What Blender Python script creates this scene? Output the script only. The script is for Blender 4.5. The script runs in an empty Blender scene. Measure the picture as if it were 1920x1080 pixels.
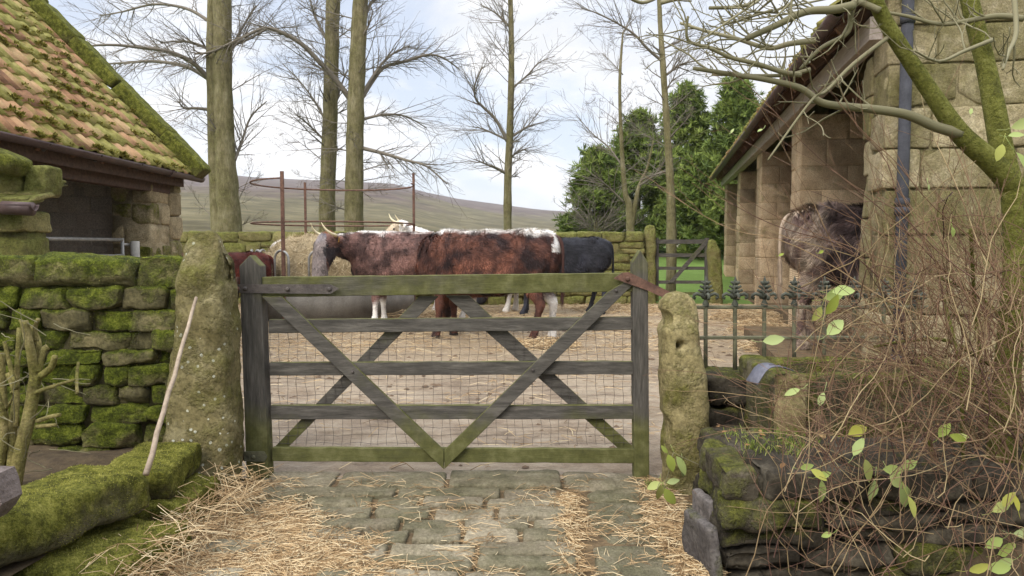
import bpy, math, random
import numpy as np
from mathutils import Vector, Matrix, noise
R = math.radians
random.seed(7)
rng = np.random.default_rng(7)
scene = bpy.context.scene
COL = scene.collection
# ------------------------------------------------------------------ camera
F = 1400.0; CH = 1.35; PITCH = math.atan(80/F)
cam = bpy.data.cameras.new('camera'); cam_o = bpy.data.objects.new('camera', cam); COL.objects.link(cam_o)
cam_o.location = (0, 0, CH); cam_o.rotation_euler = (math.pi/2-PITCH, 0, 0)
cam.sensor_width = 36; cam.lens = 36*F/1920; cam.clip_start = .05; cam.clip_end = 6000
scene.camera = cam_o
# ------------------------------------------------------------------ world, sun, exposure
SUN_EL, SUN_AZ = R(42), R(212)
w = bpy.data.worlds.new('World'); scene.world = w; w.use_nodes = True
nt = w.node_tree; N = nt.nodes; L = nt.links
bg = N['Background']; bg.inputs[1].default_value = .10
sky = N.new('ShaderNodeTexSky'); sky.sky_type = 'NISHITA'; sky.sun_disc = False
sky.sun_elevation = SUN_EL; sky.sun_rotation = SUN_AZ; sky.air_density = 1; sky.dust_density = 1.5
tc = N.new('ShaderNodeTexCoord'); mp = N.new('ShaderNodeMapping'); mp.inputs['Scale'].default_value = (1, 1, 2.6)
mp.inputs['Location'].default_value = (.35, .1, .2)
nz = N.new('ShaderNodeTexNoise'); nz.inputs['Scale'].default_value = 2.6; nz.inputs['Detail'].default_value = 7
nz.inputs['Roughness'].default_value = .58; nz.inputs['Distortion'].default_value = .5
rp = N.new('ShaderNodeValToRGB'); rp.color_ramp.elements[0].position = .42; rp.color_ramp.elements[1].position = .55
nz2 = N.new('ShaderNodeTexNoise'); nz2.inputs['Scale'].default_value = 4.5; nz2.inputs['Detail'].default_value = 6
cr = N.new('ShaderNodeValToRGB'); cr.color_ramp.elements[0].position = .40; cr.color_ramp.elements[1].position = .58
cr.color_ramp.elements[0].color = (3.75, 3.85, 4.05, 1); cr.color_ramp.elements[1].color = (4.7, 4.7, 4.75, 1)
sk = N.new('ShaderNodeMixRGB'); sk.blend_type = 'MIX'; sk.inputs[0].default_value = .8; sk.inputs[2].default_value = (2.95, 3.2, 3.7, 1)
mx = N.new('ShaderNodeMixRGB')
L.new(tc.outputs['Generated'], mp.inputs[0]); L.new(mp.outputs[0], nz.inputs['Vector']); L.new(mp.outputs[0], nz2.inputs['Vector'])
L.new(nz.outputs['Fac'], rp.inputs[0]); L.new(nz2.outputs['Fac'], cr.inputs[0])
L.new(sky.outputs[0], sk.inputs[1]); L.new(sk.outputs[0], mx.inputs[1]); L.new(cr.outputs[0], mx.inputs[2]); L.new(rp.outputs[0], mx.inputs[0])
# an overcast sky is about three times brighter overhead than at the horizon
sx = N.new('ShaderNodeSeparateXYZ'); L.new(tc.outputs['Generated'], sx.inputs[0])
mr = N.new('ShaderNodeMapRange'); mr.interpolation_type = 'SMOOTHSTEP'; mr.inputs['From Min'].default_value = .30; mr.inputs['From Max'].default_value = .95
mr.inputs['To Min'].default_value = 1.0; mr.inputs['To Max'].default_value = 3.1; L.new(sx.outputs[2], mr.inputs[0])
ml = N.new('ShaderNodeVectorMath'); ml.operation = 'SCALE'; L.new(mx.outputs[0], ml.inputs[0]); L.new(mr.outputs[0], ml.inputs['Scale'])
L.new(ml.outputs[0], bg.inputs[0])
sd = bpy.data.lights.new('sun', 'SUN'); sd.energy = 1.25; sd.angle = R(32); sd.color = (1, .96, .9)
so = bpy.data.objects.new('sun', sd); COL.objects.link(so)
sdir = Vector((math.sin(SUN_AZ)*math.cos(SUN_EL), math.cos(SUN_AZ)*math.cos(SUN_EL), math.sin(SUN_EL)))
so.rotation_euler = sdir.to_track_quat('Z', 'Y').to_euler(); so.location = sdir*30
scene.view_settings.view_transform = 'Standard'; scene.view_settings.look = 'None'
scene.view_settings.exposure = 1.32; scene.view_settings.gamma = 1
# ------------------------------------------------------------------ helpers
fw = Vector((0, math.cos(PITCH), -math.sin(PITCH))); upv = Vector((0, math.sin(PITCH), math.cos(PITCH)))
def at(px, py, Y):
    d = Vector((1, 0, 0))*((px-960)/F) + upv*((540-py)/F) + fw
    return Vector((0, 0, CH)) + d*(Y/d.y)
def rnd(a, b): return random.uniform(a, b)
def fn(p, s=1.0, o=3): return noise.fractal(Vector(p)*s, 1.0, 2.0, o)

class MB:
    def __init__(s): s.v = []; s.f = []; s.t = []; s.m = []; s.tint = .5; s.moss = .5; s.c = None
    def add(s, vs, fs):
        b = len(s.v); s.v.extend([tuple(p) for p in vs])
        for q in fs: s.f.append(tuple(i+b for i in q))
        s.t.extend([s.tint]*len(fs)); s.m.extend([s.moss]*len(fs))
        if s.c is not None: s.c.extend([s.col]*len(fs))
    def rt(s): s.tint = random.random(); s.moss = random.random()
    def box(s, a, b, ch=.0):
        stone(s, a, b, r=ch, amp=0) if ch else s.add(
            [(x, y, z) for x in (a[0], b[0]) for y in (a[1], b[1]) for z in (a[2], b[2])],
            [(0,1,3,2),(4,6,7,5),(0,4,5,1),(2,3,7,6),(0,2,6,4),(1,5,7,3)])
    def beam(s, p, q, wv, h, up=(0, 0, 1), bev=.004):
        p, q = Vector(p), Vector(q); t = (q-p).normalized(); a = t.cross(Vector(up)).normalized(); b = a.cross(t)
        prof = [(-wv/2+bev, -h/2), (wv/2-bev, -h/2), (wv/2, -h/2+bev), (wv/2, h/2-bev), (wv/2-bev, h/2), (-wv/2+bev, h/2), (-wv/2, h/2-bev), (-wv/2, -h/2+bev)]
        vs = [o+a*x+b*y for o in (p, q) for x, y in prof]
        s.add(vs, [(i, (i+1) % 8, 8+(i+1) % 8, 8+i) for i in range(8)]+[tuple(range(7, -1, -1)), tuple(range(8, 16))])
    def prism(s, pts, d):
        pts = [Vector(p) for p in pts]; d = Vector(d); n = len(pts)
        s.add(pts+[p+d for p in pts], [(i, (i+1) % n, n+(i+1) % n, n+i) for i in range(n)]+[tuple(range(n-1, -1, -1)), tuple(range(n, 2*n))])
    def tube(s, pts, rad, k=6, cap=True):
        pts = [Vector(p) for p in pts]; n = len(pts)
        if not hasattr(rad, '__len__'): rad = [rad]*n
        t = (pts[1]-pts[0]).normalized(); a = t.orthogonal().normalized(); vs = []
        for i in range(n):
            t2 = (pts[min(i+1, n-1)]-pts[max(i-1, 0)])
            if t2.length < 1e-9: t2 = t
            t2 = t2.normalized(); a = (a-t2*a.dot(t2))
            a = a.normalized() if a.length > 1e-6 else t2.orthogonal().normalized()
            b = t2.cross(a)
            for j in range(k):
                th = 2*math.pi*j/k; vs.append(pts[i]+(a*math.cos(th)+b*math.sin(th))*rad[i])
        fs = [(i*k+j, i*k+(j+1) % k, (i+1)*k+(j+1) % k, (i+1)*k+j) for i in range(n-1) for j in range(k)]
        if cap and k > 2: fs += [tuple(range(k-1, -1, -1)), tuple(range((n-1)*k, n*k))]
        s.add(vs, fs)
    def ring(s, c, r, rr, k=6, n=40, a0=0, a1=2*math.pi, axis='z'):
        pts = []
        for i in range(n+1):
            th = a0+(a1-a0)*i/n
            d = Vector((math.cos(th), math.sin(th), 0)) if axis == 'z' else Vector((math.cos(th), 0, math.sin(th)))
            pts.append(Vector(c)+d*r)
        s.tube(pts, rr, k)
    def build(s, name, mat, parent=None, root=None, smooth=True, label=None):
        me = bpy.data.meshes.new(name)
        M = None
        if root is not None: M = root.matrix_basis.inverted()
        vs = np.array(s.v, dtype=float).reshape(-1, 3)
        if M is not None:
            A = np.array(M); vs = vs@A[:3, :3].T + A[:3, 3]
        me.from_pydata(vs.tolist(), [], s.f)
        if smooth: me.polygons.foreach_set('use_smooth', [True]*len(me.polygons))
        for nm, arr in (('tint', s.t), ('moss', s.m)):
            at_ = me.attributes.new(nm, 'FLOAT', 'FACE'); at_.data.foreach_set('value', arr)
        if s.c is not None:
            at_ = me.attributes.new('coat', 'FLOAT_COLOR', 'FACE')
            at_.data.foreach_set('color', np.array([(*c, 1) for c in s.c], dtype=float).ravel())
        me.materials.append(mat); me.update()
        o = bpy.data.objects.new(name, me); COL.objects.link(o)
        if parent is not None: o.parent = parent
        if label: o['label'] = label
        return o
def root(name, loc, label, cat, group=None, rz=0):
    o = bpy.data.objects.new(name, None); COL.objects.link(o); o.location = loc; o.rotation_euler = (0, 0, rz)
    o.empty_display_size = .2
    o.matrix_basis = Matrix.Translation(loc)@Matrix.Rotation(rz, 4, 'Z')
    return tag(o, label, cat, group)
def tag(o, label=None, cat=None, group=None, kind=None):
    if label: o['label'] = label
    if cat: o['category'] = cat
    if group: o['group'] = group
    if kind: o['kind'] = kind
    return o

def lat(h, r, cell):
    n = max(1, int(round((2*h-2*r)/cell)))
    return [-h, -h+r*.35]+[(-h+r)+(2*h-2*r)*i/n for i in range(n+1)]+[h-r*.35, h]
def stone(mb, a, b, r=.03, amp=.012, cell=.04, ns=6.0, mat=None, skew=0, chop=5):
    a = Vector(a); b = Vector(b); c = (a+b)/2; h = (b-a)/2
    r = min(r, h.x*.9, h.y*.9, h.z*.9)
    X, Y, Z = lat(h.x, r, cell), lat(h.y, r, cell), lat(h.z, r, cell)
    sd_ = Vector((rnd(-50, 50), rnd(-50, 50), rnd(-50, 50))) if amp else Vector()
    idx = {}; vs = []; nx, ny, nz_ = len(X)-1, len(Y)-1, len(Z)-1
    sk = [rnd(-skew, skew) for _ in range(6)]
    planes = []
    if amp and chop:
        for _ in range(chop):
            nn = Vector((rnd(-1, 1)*(.4+.3/h.x*min(h)), rnd(-1, 1), rnd(-1, 1))).normalized(); planes.append((nn, (abs(nn.x)*h.x+abs(nn.y)*h.y+abs(nn.z)*h.z)*rnd(.74, .93)))
    def vid(i, j, k):
        key = (i, j, k)
        if key in idx: return idx[key]
        p = Vector((X[i], Y[j], Z[k]))
        q = Vector((max(-h.x+r, min(h.x-r, p.x)), max(-h.y+r, min(h.y-r, p.y)), max(-h.z+r, min(h.z-r, p.z))))
        d = (p-q); d = d.normalized() if d.length > 1e-9 else Vector((0, 0, 1))
        o = q+d*r
        for nn, dd in planes:
            ex = o.dot(nn)-dd
            if ex > 0: o = o-nn*ex*.9
        if amp:
            e = noise.fractal((p+sd_)*ns, .8, 2.0, 4)+.35*(.5-abs(noise.noise((p+sd_)*ns*2.3)))*2
            e2 = noise.noise((p+sd_)*ns*.35)
            o = o+d*(amp*(e+1.2*e2))
            if skew: o = Vector((o.x+sk[0]*o.z+sk[1]*o.y, o.y, o.z+sk[2]*o.x*.5))
        if mat is not None: o = mat@o
        idx[key] = len(vs); vs.append(o+c); return idx[key]
    fs = []
    for i in range(nx):
        for j in range(ny):
            fs.append((vid(i,j,0), vid(i,j+1,0), vid(i+1,j+1,0), vid(i+1,j,0)))
            fs.append((vid(i,j,nz_), vid(i+1,j,nz_), vid(i+1,j+1,nz_), vid(i,j+1,nz_)))
    for i in range(nx):
        for k in range(nz_):
            fs.append((vid(i,0,k), vid(i+1,0,k), vid(i+1,0,k+1), vid(i,0,k+1)))
            fs.append((vid(i,ny,k), vid(i,ny,k+1), vid(i+1,ny,k+1), vid(i+1,ny,k)))
    for j in range(ny):
        for k in range(nz_):
            fs.append((vid(0,j,k), vid(0,j,k+1), vid(0,j+1,k+1), vid(0,j+1,k)))
            fs.append((vid(nx,j,k), vid(nx,j+1,k), vid(nx,j+1,k+1), vid(nx,j,k+1)))
    mb.add(vs, fs)

def drywall(mb, x0, x1, y0, y1, z0, z1, ch=(.1, .18), wd=(.16, .42), cell=.04, amp=.014, r=.03, gap=.008, top=None, cap=None, ztop=None, ns=6, xf=None, core=True, skew=.06):
    """dry stone courses in a local frame: x along the wall, y through it. xf maps local to world."""
    b0 = len(mb.v)
    zs = [z0]; 
    while zs[-1] < z1-(cap or 0)-ch[0]*.6:
        zs.append(min(zs[-1]+rnd(*ch), z1-(cap or 0)))
    if zs[-1] < z1-(cap or 0): zs[-1] = z1-(cap or 0)
    rows = [(zs[i], zs[i+1], wd) for i in range(len(zs)-1)]
    if cap: rows.append((z1-cap, z1, (wd[1]*.9, wd[1]*1.5)))
    for ri, (a, b, wr) in enumerate(rows):
        x = x0-rnd(0, wr[0]*.8)
        while x < x1:
            wdt = rnd(*wr); xe = x+wdt
            if x1-xe < wr[0]*.6: xe = x1
            xs = max(x, x0)
            if xe-xs > .04:
                dz = 0
                if ztop:
                    if a > ztop((xs+xe)/2): x = xe; continue
                off = rnd(-.025, .02); mb.rt()
                jz = rnd(-.006, .006)
                if (b-a) > ch[1]*.85 and random.random() < .25 and ri < len(rows)-1:
                    m = (a+b)/2+rnd(-.02, .02)
                    stone(mb, (xs+gap, y0+off, a+gap), (xe-gap, y1+rnd(-.02,.02), m-gap*.5), r, amp, cell, ns, skew=skew)
                    mb.rt(); off = rnd(-.02, .02)
                    stone(mb, (xs+gap, y0+off, m+gap*.5), (xe-gap, y1+rnd(-.02,.02), b-gap), r, amp, cell, ns, skew=skew)
                else:
                    stone(mb, (xs+gap, y0+off, a+gap+jz), (xe-gap, y1+rnd(-.02, .02), b-gap+jz), r, amp, cell, ns, skew=skew)
            x = xe
    if core and not ztop:
        mb.tint = 0; mb.moss = 0
        mb.box((x0+.03, y0+.045, z0), (x1-.03, y1-.045, z1-(cap or 0)*.5-.03))
    if xf is not None:
        for i in range(b0, len(mb.v)): mb.v[i] = tuple(xf@Vector(mb.v[i]))

# ------------------------------------------------------------------ materials
def srgb(r, g, b):
    f = lambda c: ((c/255+.055)/1.055)**2.4 if c/255 > .04045 else c/255/12.92
    return (f(r), f(g), f(b), 1)
class NT:
    def __init__(s, name):
        s.m = bpy.data.materials.new(name); s.m.use_nodes = True; s.n = s.m.node_tree.nodes; s.l = s.m.node_tree.links
        s.b = s.n['Principled BSDF']; s.tc = s.n.new('ShaderNodeTexCoord').outputs['Object']
        s.geo = s.n.new('ShaderNodeNewGeometry')
    def noise(s, sc, det=5, rough=.6, dist=0, vec=None, scale3=None):
        n = s.n.new('ShaderNodeTexNoise'); n.inputs['Scale'].default_value = sc; n.inputs['Detail'].default_value = det
        n.inputs['Roughness'].default_value = rough; n.inputs['Distortion'].default_value = dist
        v = vec or s.tc
        if scale3:
            m = s.n.new('ShaderNodeMapping'); m.inputs['Scale'].default_value = scale3; s.l.new(v, m.inputs[0]); v = m.outputs[0]
        s.l.new(v, n.inputs['Vector']); return n.outputs['Fac']
    def ramp(s, fac, stops):
        r = s.n.new('ShaderNodeValToRGB'); e = r.color_ramp.elements
        while len(e) < len(stops): e.new(.5)
        for i, (p, c) in enumerate(stops): e[i].position = p; e[i].color = c if hasattr(c, '__len__') else (c, c, c, 1)
        s.l.new(fac, r.inputs[0]); return r.outputs[0]
    def math(s, op, a, b=None, clamp=False):
        m = s.n.new('ShaderNodeMath'); m.operation = op; m.use_clamp = clamp
        for i, x in enumerate((a, b)):
            if x is None: continue
            if isinstance(x, (int, float)): m.inputs[i].default_value = x
            else: s.l.new(x, m.inputs[i])
        return m.outputs[0]
    def mix(s, fac, a, b, mode='MIX'):
        m = s.n.new('ShaderNodeMixRGB'); m.blend_type = mode
        for i, x in enumerate((fac, a, b)):
            if isinstance(x, (int, float)): m.inputs[i].default_value = x
            elif isinstance(x, tuple): m.inputs[i].default_value = x
            else: s.l.new(x, m.inputs[i])
        return m.outputs[0]
    def attr(s, name, out='Fac'):
        a = s.n.new('ShaderNodeAttribute'); a.attribute_name = name; return a.outputs[out]
    def sep(s, v):
        x = s.n.new('ShaderNodeSeparateXYZ'); s.l.new(v, x.inputs[0]); return x.outputs
    def bump(s, h, strength=.5, dist=.02, prev=None):
        b = s.n.new('ShaderNodeBump'); b.inputs['Strength'].default_value = strength; b.inputs['Distance'].default_value = dist
        s.l.new(h, b.inputs['Height'])
        if prev is not None: s.l.new(prev, b.inputs['Normal'])
        return b.outputs[0]
    def done(s, col, rough=.9, nrm=None, spec=.2):
        if isinstance(col, tuple): s.b.inputs['Base Color'].default_value = col
        else: s.l.new(col, s.b.inputs['Base Color'])
        if isinstance(rough, (int, float)): s.b.inputs['Roughness'].default_value = rough
        else: s.l.new(rough, s.b.inputs['Roughness'])
        s.b.inputs['Specular IOR Level'].default_value = spec
        if nrm is not None: s.l.new(nrm, s.b.inputs['Normal'])
        return s.m
MOSS = [(.25, srgb(70, 72, 24)), (.5, srgb(104, 106, 40)), (.75, srgb(144, 144, 66))]
def stone_mat(name, cols, sc=7, moss=0, up=.6, mossvar=.3, mosscols=MOSS, tint=.5, bump=.6, bd=.012, lichen=0, fine=60, zlow=0, zh=1., stretch=None, soft=.12, msc=5, tool=0, dark=.0, rough=.9):
    t = NT(name)
    n1 = t.noise(sc, 8, .65, scale3=stretch); n2 = t.noise(sc*.35, 4, .6)
    st = [(.28+.44*i/(len(cols)-1), c) for i, c in enumerate(cols)]
    c = t.ramp(t.math('ADD', t.math('MULTIPLY', n1, .65), t.math('MULTIPLY', n2, .35)), st)
    tn = t.math('ADD', t.math('MULTIPLY', t.attr('tint'), tint), 1-tint/2)
    c = t.mix(1.0, c, t.mix(0, tn, tn), 'MULTIPLY')
    nf = t.noise(fine, 5, .7, scale3=stretch)
    c = t.mix(1.0, c, t.ramp(nf, [(.28, .48), (.68, 1.3)]), 'MULTIPLY')
    h = t.math('ADD', t.math('MULTIPLY', n1, .7), t.math('MULTIPLY', nf, .3))
    if lichen:
        v = t.n.new('ShaderNodeTexVoronoi'); v.inputs['Scale'].default_value = 22; t.l.new(t.tc, v.inputs['Vector'])
        dd = t.math('ADD', v.outputs['Distance'], t.math('MULTIPLY', nf, .25))
        sp = t.math('LESS_THAN', dd, lichen)
        msk = t.math('GREATER_THAN', t.noise(3.0, 3), .47)
        c = t.mix(t.math('MULTIPLY', t.math('MULTIPLY', sp, msk), .8), c, srgb(198, 198, 180))
    nrm = t.bump(h, bump, bd)
    if tool:
        mpg = t.n.new('ShaderNodeMapping'); mpg.inputs['Rotation'].default_value = (R(40), 0, R(0)); t.l.new(t.tc, mpg.inputs[0])
        wv = t.n.new('ShaderNodeTexWave'); wv.inputs['Scale'].default_value = 13; wv.inputs['Distortion'].default_value = 2.2; wv.inputs['Detail'].default_value = 3; wv.inputs['Detail Scale'].default_value = 1.5
        wv.bands_direction = 'Z'; t.l.new(mpg.outputs[0], wv.inputs['Vector'])
        mpg.inputs['Location'].default_value = (0, 0, 0)
        nrm = t.bump(wv.outputs['Fac'], tool, .015, nrm)
    if moss:
        m = t.noise(msc, 7, .7)
        nzv = t.sep(t.geo.outputs['Normal'])[2]
        f = t.math('ADD', m, t.math('MULTIPLY', nzv, up*.3))
        f = t.math('ADD', f, t.math('MULTIPLY', t.math('SUBTRACT', t.attr('moss'), .5), mossvar))
        if zlow:
            zz = t.sep(t.tc)[2]
            f = t.math('ADD', f, t.math('MULTIPLY', t.math('SUBTRACT', zh, zz), zlow))
        f = t.ramp(f, [(1-moss-soft, 0.), (1-moss+soft, 1.)])
        mf = t.noise(90, 4, .8)
        dk, lt = mosscols[0][1], mosscols[-1][1]
        mc = t.ramp(t.math('ADD', t.math('MULTIPLY', t.noise(16, 6, .75), .6), t.math('MULTIPLY', mf, .4)), [(.34, tuple(x*.6 for x in dk[:3])+(1,)), (.44, dk), (.52, mosscols[1][1]), (.62, lt)])
        c = t.mix(f, c, mc)
        nrm = t.bump(t.math('MULTIPLY', t.math('ADD', mf, t.noise(25, 4, .7)), f), 1., .025, nrm)
    return t.done(c, rough, nrm, .15)
M = {}
M['wall'] = stone_mat('mossy_wall_stone', [srgb(46, 42, 30), srgb(88, 82, 56), srgb(140, 128, 92)], 8, moss=.55, up=.9, mossvar=.5, mosscols=[(.25, srgb(58, 64, 18)), (.5, srgb(88, 96, 26)), (.75, srgb(128, 134, 50))], tint=.6, bump=.9, lichen=.12)
M['block'] = stone_mat('mossy_block_stone', [srgb(52, 48, 34), srgb(90, 84, 62), srgb(120, 112, 86)], 8, moss=.60, up=1.0, mossvar=.2, tint=.4, bump=.9, mosscols=[(.25, srgb(76, 76, 26)), (.5, srgb(114, 114, 44)), (.75, srgb(158, 152, 78))])
M['lpost'] = stone_mat('lichened_gatepost_stone', [srgb(84, 76, 50), srgb(118, 108, 74), srgb(158, 148, 114)], 6, moss=.42, up=.4, mossvar=0, lichen=.30, bump=.8, tint=.1, zlow=0, mosscols=[(.25, srgb(84, 80, 38)), (.5, srgb(110, 106, 52)), (.75, srgb(140, 136, 80))])
M['rpost'] = stone_mat('buff_gatepost_stone', [srgb(92, 82, 54), srgb(136, 124, 86), srgb(170, 158, 120)], 6, moss=.40, up=.2, mossvar=0, zlow=.12, zh=.55, bump=.8, tint=.1, mosscols=[(.25, srgb(74, 72, 30)), (.5, srgb(106, 104, 40)), (.75, srgb(136, 134, 64))])
M['rwall'] = stone_mat('dark_gritstone', [srgb(26, 23, 18), srgb(62, 56, 46), srgb(108, 100, 84)], 9, moss=.31, up=.4, mossvar=.3, bump=1., tint=.5)
M['back'] = stone_mat('field_wall_stone', [srgb(82, 76, 48), srgb(126, 118, 76), srgb(160, 150, 108)], 5, moss=.48, up=.8, mossvar=.2, tint=.5, mosscols=[(.25, srgb(88, 88, 44)), (.5, srgb(114, 114, 58)), (.75, srgb(142, 140, 82))])
M['gable'] = stone_mat('algae_green_gritstone', [srgb(104, 94, 72), srgb(144, 131, 102), srgb(186, 174, 146)], 5, moss=.44, up=.2, mossvar=.25, soft=.2, msc=2.2, tint=.3, bump=.7, bd=.03, mosscols=[(.25, srgb(90, 84, 48)), (.5, srgb(112, 106, 62)), (.75, srgb(138, 130, 84))])
M['pillar'] = stone_mat('tooled_sandstone', [srgb(140, 118, 92), srgb(180, 156, 124), srgb(206, 186, 154)], 6, tint=.62, bump=.6, tool=.8, moss=.22, up=.2, soft=.15)
M['lpier'] = stone_mat('weathered_sandstone', [srgb(86, 76, 58), srgb(142, 128, 100), srgb(178, 164, 134)], 6, tint=.6, bump=.8, moss=.36, up=.2)
M['sett'] = stone_mat('worn_sett_stone', [srgb(92, 82, 66), srgb(126, 116, 96), srgb(156, 146, 124)], 6, moss=.40, up=0, mossvar=.25, soft=.25, tint=.28, bump=.7, mosscols=[(.25, srgb(82, 80, 56)), (.5, srgb(104, 102, 74)), (.75, srgb(126, 122, 92))], rough=.75)
M['trough'] = stone_mat('dark_trough_stone', [srgb(48, 44, 34), srgb(86, 80, 62), srgb(124, 116, 90)], 6, moss=.45, up=.4, mossvar=0, bump=.8)
M['block_in'] = stone_mat('concrete_blockwork', [srgb(160, 148, 136), srgb(188, 176, 164), srgb(206, 198, 186)], 3, tint=.12, bump=.3)
M['slate'] = stone_mat('roofing_slate', [srgb(62, 58, 56), srgb(98, 92, 88), srgb(134, 128, 120)], 8, moss=.35, up=.2, tint=.5, bump=.6)
def tile_mat():
    t = NT('clay_pantile')
    n1 = t.noise(6, 6, .65)
    c = t.ramp(t.math('ADD', t.math('MULTIPLY', n1, .5), t.math('MULTIPLY', t.attr('tint'), .5)),
        [(.2, srgb(108, 78, 58)), (.42, srgb(150, 112, 80)), (.6, srgb(170, 134, 98)), (.8, srgb(178, 154, 112))])
    nf = t.noise(40, 5, .7); c = t.mix(1., c, t.ramp(nf, [(.25, .75), (.7, 1.2)]), 'MULTIPLY')
    m = t.noise(2.6, 8, .75)
    f = t.math('ADD', m, t.math('MULTIPLY', t.math('SUBTRACT', t.attr('moss'), .5), .42))
    f = t.ramp(f, [(.41, 0.), (.57, 1.)])
    mc = t.ramp(t.noise(14, 6, .7), [(.3, srgb(92, 90, 36)), (.5, srgb(124, 122, 58)), (.7, srgb(156, 150, 88))])
    c = t.mix(t.math('MULTIPLY', f, .9), c, mc)
    return t.done(c, .85, t.bump(t.math('ADD', n1, nf), .5, .01), .2)
M['tile'] = tile_mat()
M['roofmoss'] = None
def plain(name, c1, c2, sc=8, rough=.8, bump=.3, metal=0, fine=50, stretch=None, spec=.3):
    t = NT(name); n = t.noise(sc, 6, .65, scale3=stretch); nf = t.noise(fine, 4, .7, scale3=stretch)
    c = t.ramp(t.math('ADD', t.math('MULTIPLY', n, .65), t.math('MULTIPLY', nf, .35)), [(.33, c1), (.67, c2)])
    t.b.inputs['Metallic'].default_value = metal
    return t.done(c, rough, t.bump(t.math('ADD', n, nf), bump, .008), spec)
M['moss'] = None
M['rust'] = plain('rusty_steel', srgb(62, 44, 38), srgb(124, 92, 76), 10, .8, .5)
M['iron'] = plain('dark_iron', srgb(52, 46, 44), srgb(92, 84, 78), 12, .6, .5)
M['greeniron'] = plain('algae_stained_iron', srgb(56, 54, 42), srgb(112, 110, 84), 10, .7, .5)
M['finial'] = plain('dark_cast_iron', srgb(44, 46, 40), srgb(86, 88, 74), 14, .7, .5)
M['galv'] = plain('galvanised_steel', srgb(120, 118, 114), srgb(172, 170, 164), 12, .5, .2, .4)
M['gutter'] = plain('dark_gutter', srgb(58, 44, 42), srgb(92, 74, 70), 5, .5, .2)
M['pipe'] = plain('blue_black_pipe', srgb(42, 42, 45), srgb(68, 68, 73), 7, .85, .3)
M['white_pipe'] = plain('pale_pipe', srgb(150, 146, 138), srgb(190, 186, 178), 7, .6, .1)
M['darkwood'] = plain('dark_beam_wood', srgb(54, 40, 32), srgb(96, 76, 64), 3, .85, .5, stretch=(1, 8, 8))
M['lintel'] = plain('pale_grey_beam_wood', srgb(134, 120, 112), srgb(182, 170, 162), 3, .85, .5, stretch=(1, 10, 10))
M['soffit'] = plain('brown_rafter_wood', srgb(80, 58, 46), srgb(128, 98, 80), 3, .85, .5)
M['soil'] = plain('dark_soil', srgb(48, 38, 28), srgb(92, 78, 56), 12, .95, .8)
M['straw'] = None
def straw_mat(name, cs):
    t = NT(name); c = t.ramp(t.attr('tint'), [(i/(len(cs)-1), q) for i, q in enumerate(cs)])
    return t.done(c, .8, None, .2)
M['straw'] = straw_mat('dry_straw', [srgb(84, 64, 42), srgb(140, 114, 80), srgb(176, 150, 112), srgb(204, 186, 150)])
M['moss'] = straw_mat('moss_tufts', [srgb(66, 66, 20), srgb(108, 108, 38), srgb(144, 142, 58), srgb(176, 168, 96)])
M['roofmoss'] = straw_mat('roof_moss_tufts', [srgb(84, 82, 30), srgb(120, 116, 48), srgb(150, 144, 70), srgb(176, 168, 100)])
M['hay'] = straw_mat('weathered_hay', [srgb(122, 106, 78), srgb(166, 148, 114), srgb(202, 184, 150)])
M['twig'] = straw_mat('red_brown_twig', [srgb(62, 42, 36), srgb(88, 64, 52), srgb(116, 90, 70), srgb(136, 116, 84), srgb(160, 142, 106)])
M['bare'] = straw_mat('bare_twig_bark', [srgb(84, 78, 70), srgb(112, 104, 92), srgb(136, 128, 112)])
M['pale_twig'] = straw_mat('grey_green_twig_bark', [srgb(84, 80, 58), srgb(118, 112, 86), srgb(152, 144, 118)])
M['leaf'] = straw_mat('pale_yellow_green_leaf', [srgb(122, 130, 52), srgb(134, 146, 82), srgb(150, 160, 108), srgb(146, 142, 52)])
M['conifer'] = straw_mat('conifer_foliage', [srgb(52, 66, 34), srgb(84, 100, 46), srgb(114, 128, 58), srgb(142, 152, 80)])
M['grass'] = straw_mat('grass_blade', [srgb(74, 84, 30), srgb(104, 118, 44), srgb(140, 140, 80)])
M['trunk'] = stone_mat('mossy_grey_bark', [srgb(56, 50, 36), srgb(118, 109, 82), srgb(164, 155, 126)], 9, stretch=(1, 1, .22), fine=40, moss=.46, up=0, mossvar=0, soft=.25, msc=2, tint=.1, bump=.8, mosscols=[(.25, srgb(80, 76, 44)), (.5, srgb(102, 98, 60)), (.75, srgb(124, 120, 80))])
M['limb'] = stone_mat('bright_mossy_bark', [srgb(84, 84, 40), srgb(118, 118, 58), srgb(148, 146, 92)], 6, moss=.58, up=.2, mossvar=0, soft=.2, msc=3, tint=.1, bump=.6, lichen=.12, mosscols=[(.25, srgb(84, 84, 34)), (.5, srgb(114, 114, 50)), (.75, srgb(142, 140, 78))])
M['stubs'] = stone_mat('pruned_shrub_bark', [srgb(100, 88, 50), srgb(140, 126, 84), srgb(176, 160, 122)], 8, moss=.45, up=0, mossvar=0, soft=.25, tint=.2, bump=.5)
M['stick'] = plain('bare_pole_wood', srgb(112, 96, 80), srgb(168, 152, 132), 9, .85, .3)
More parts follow.
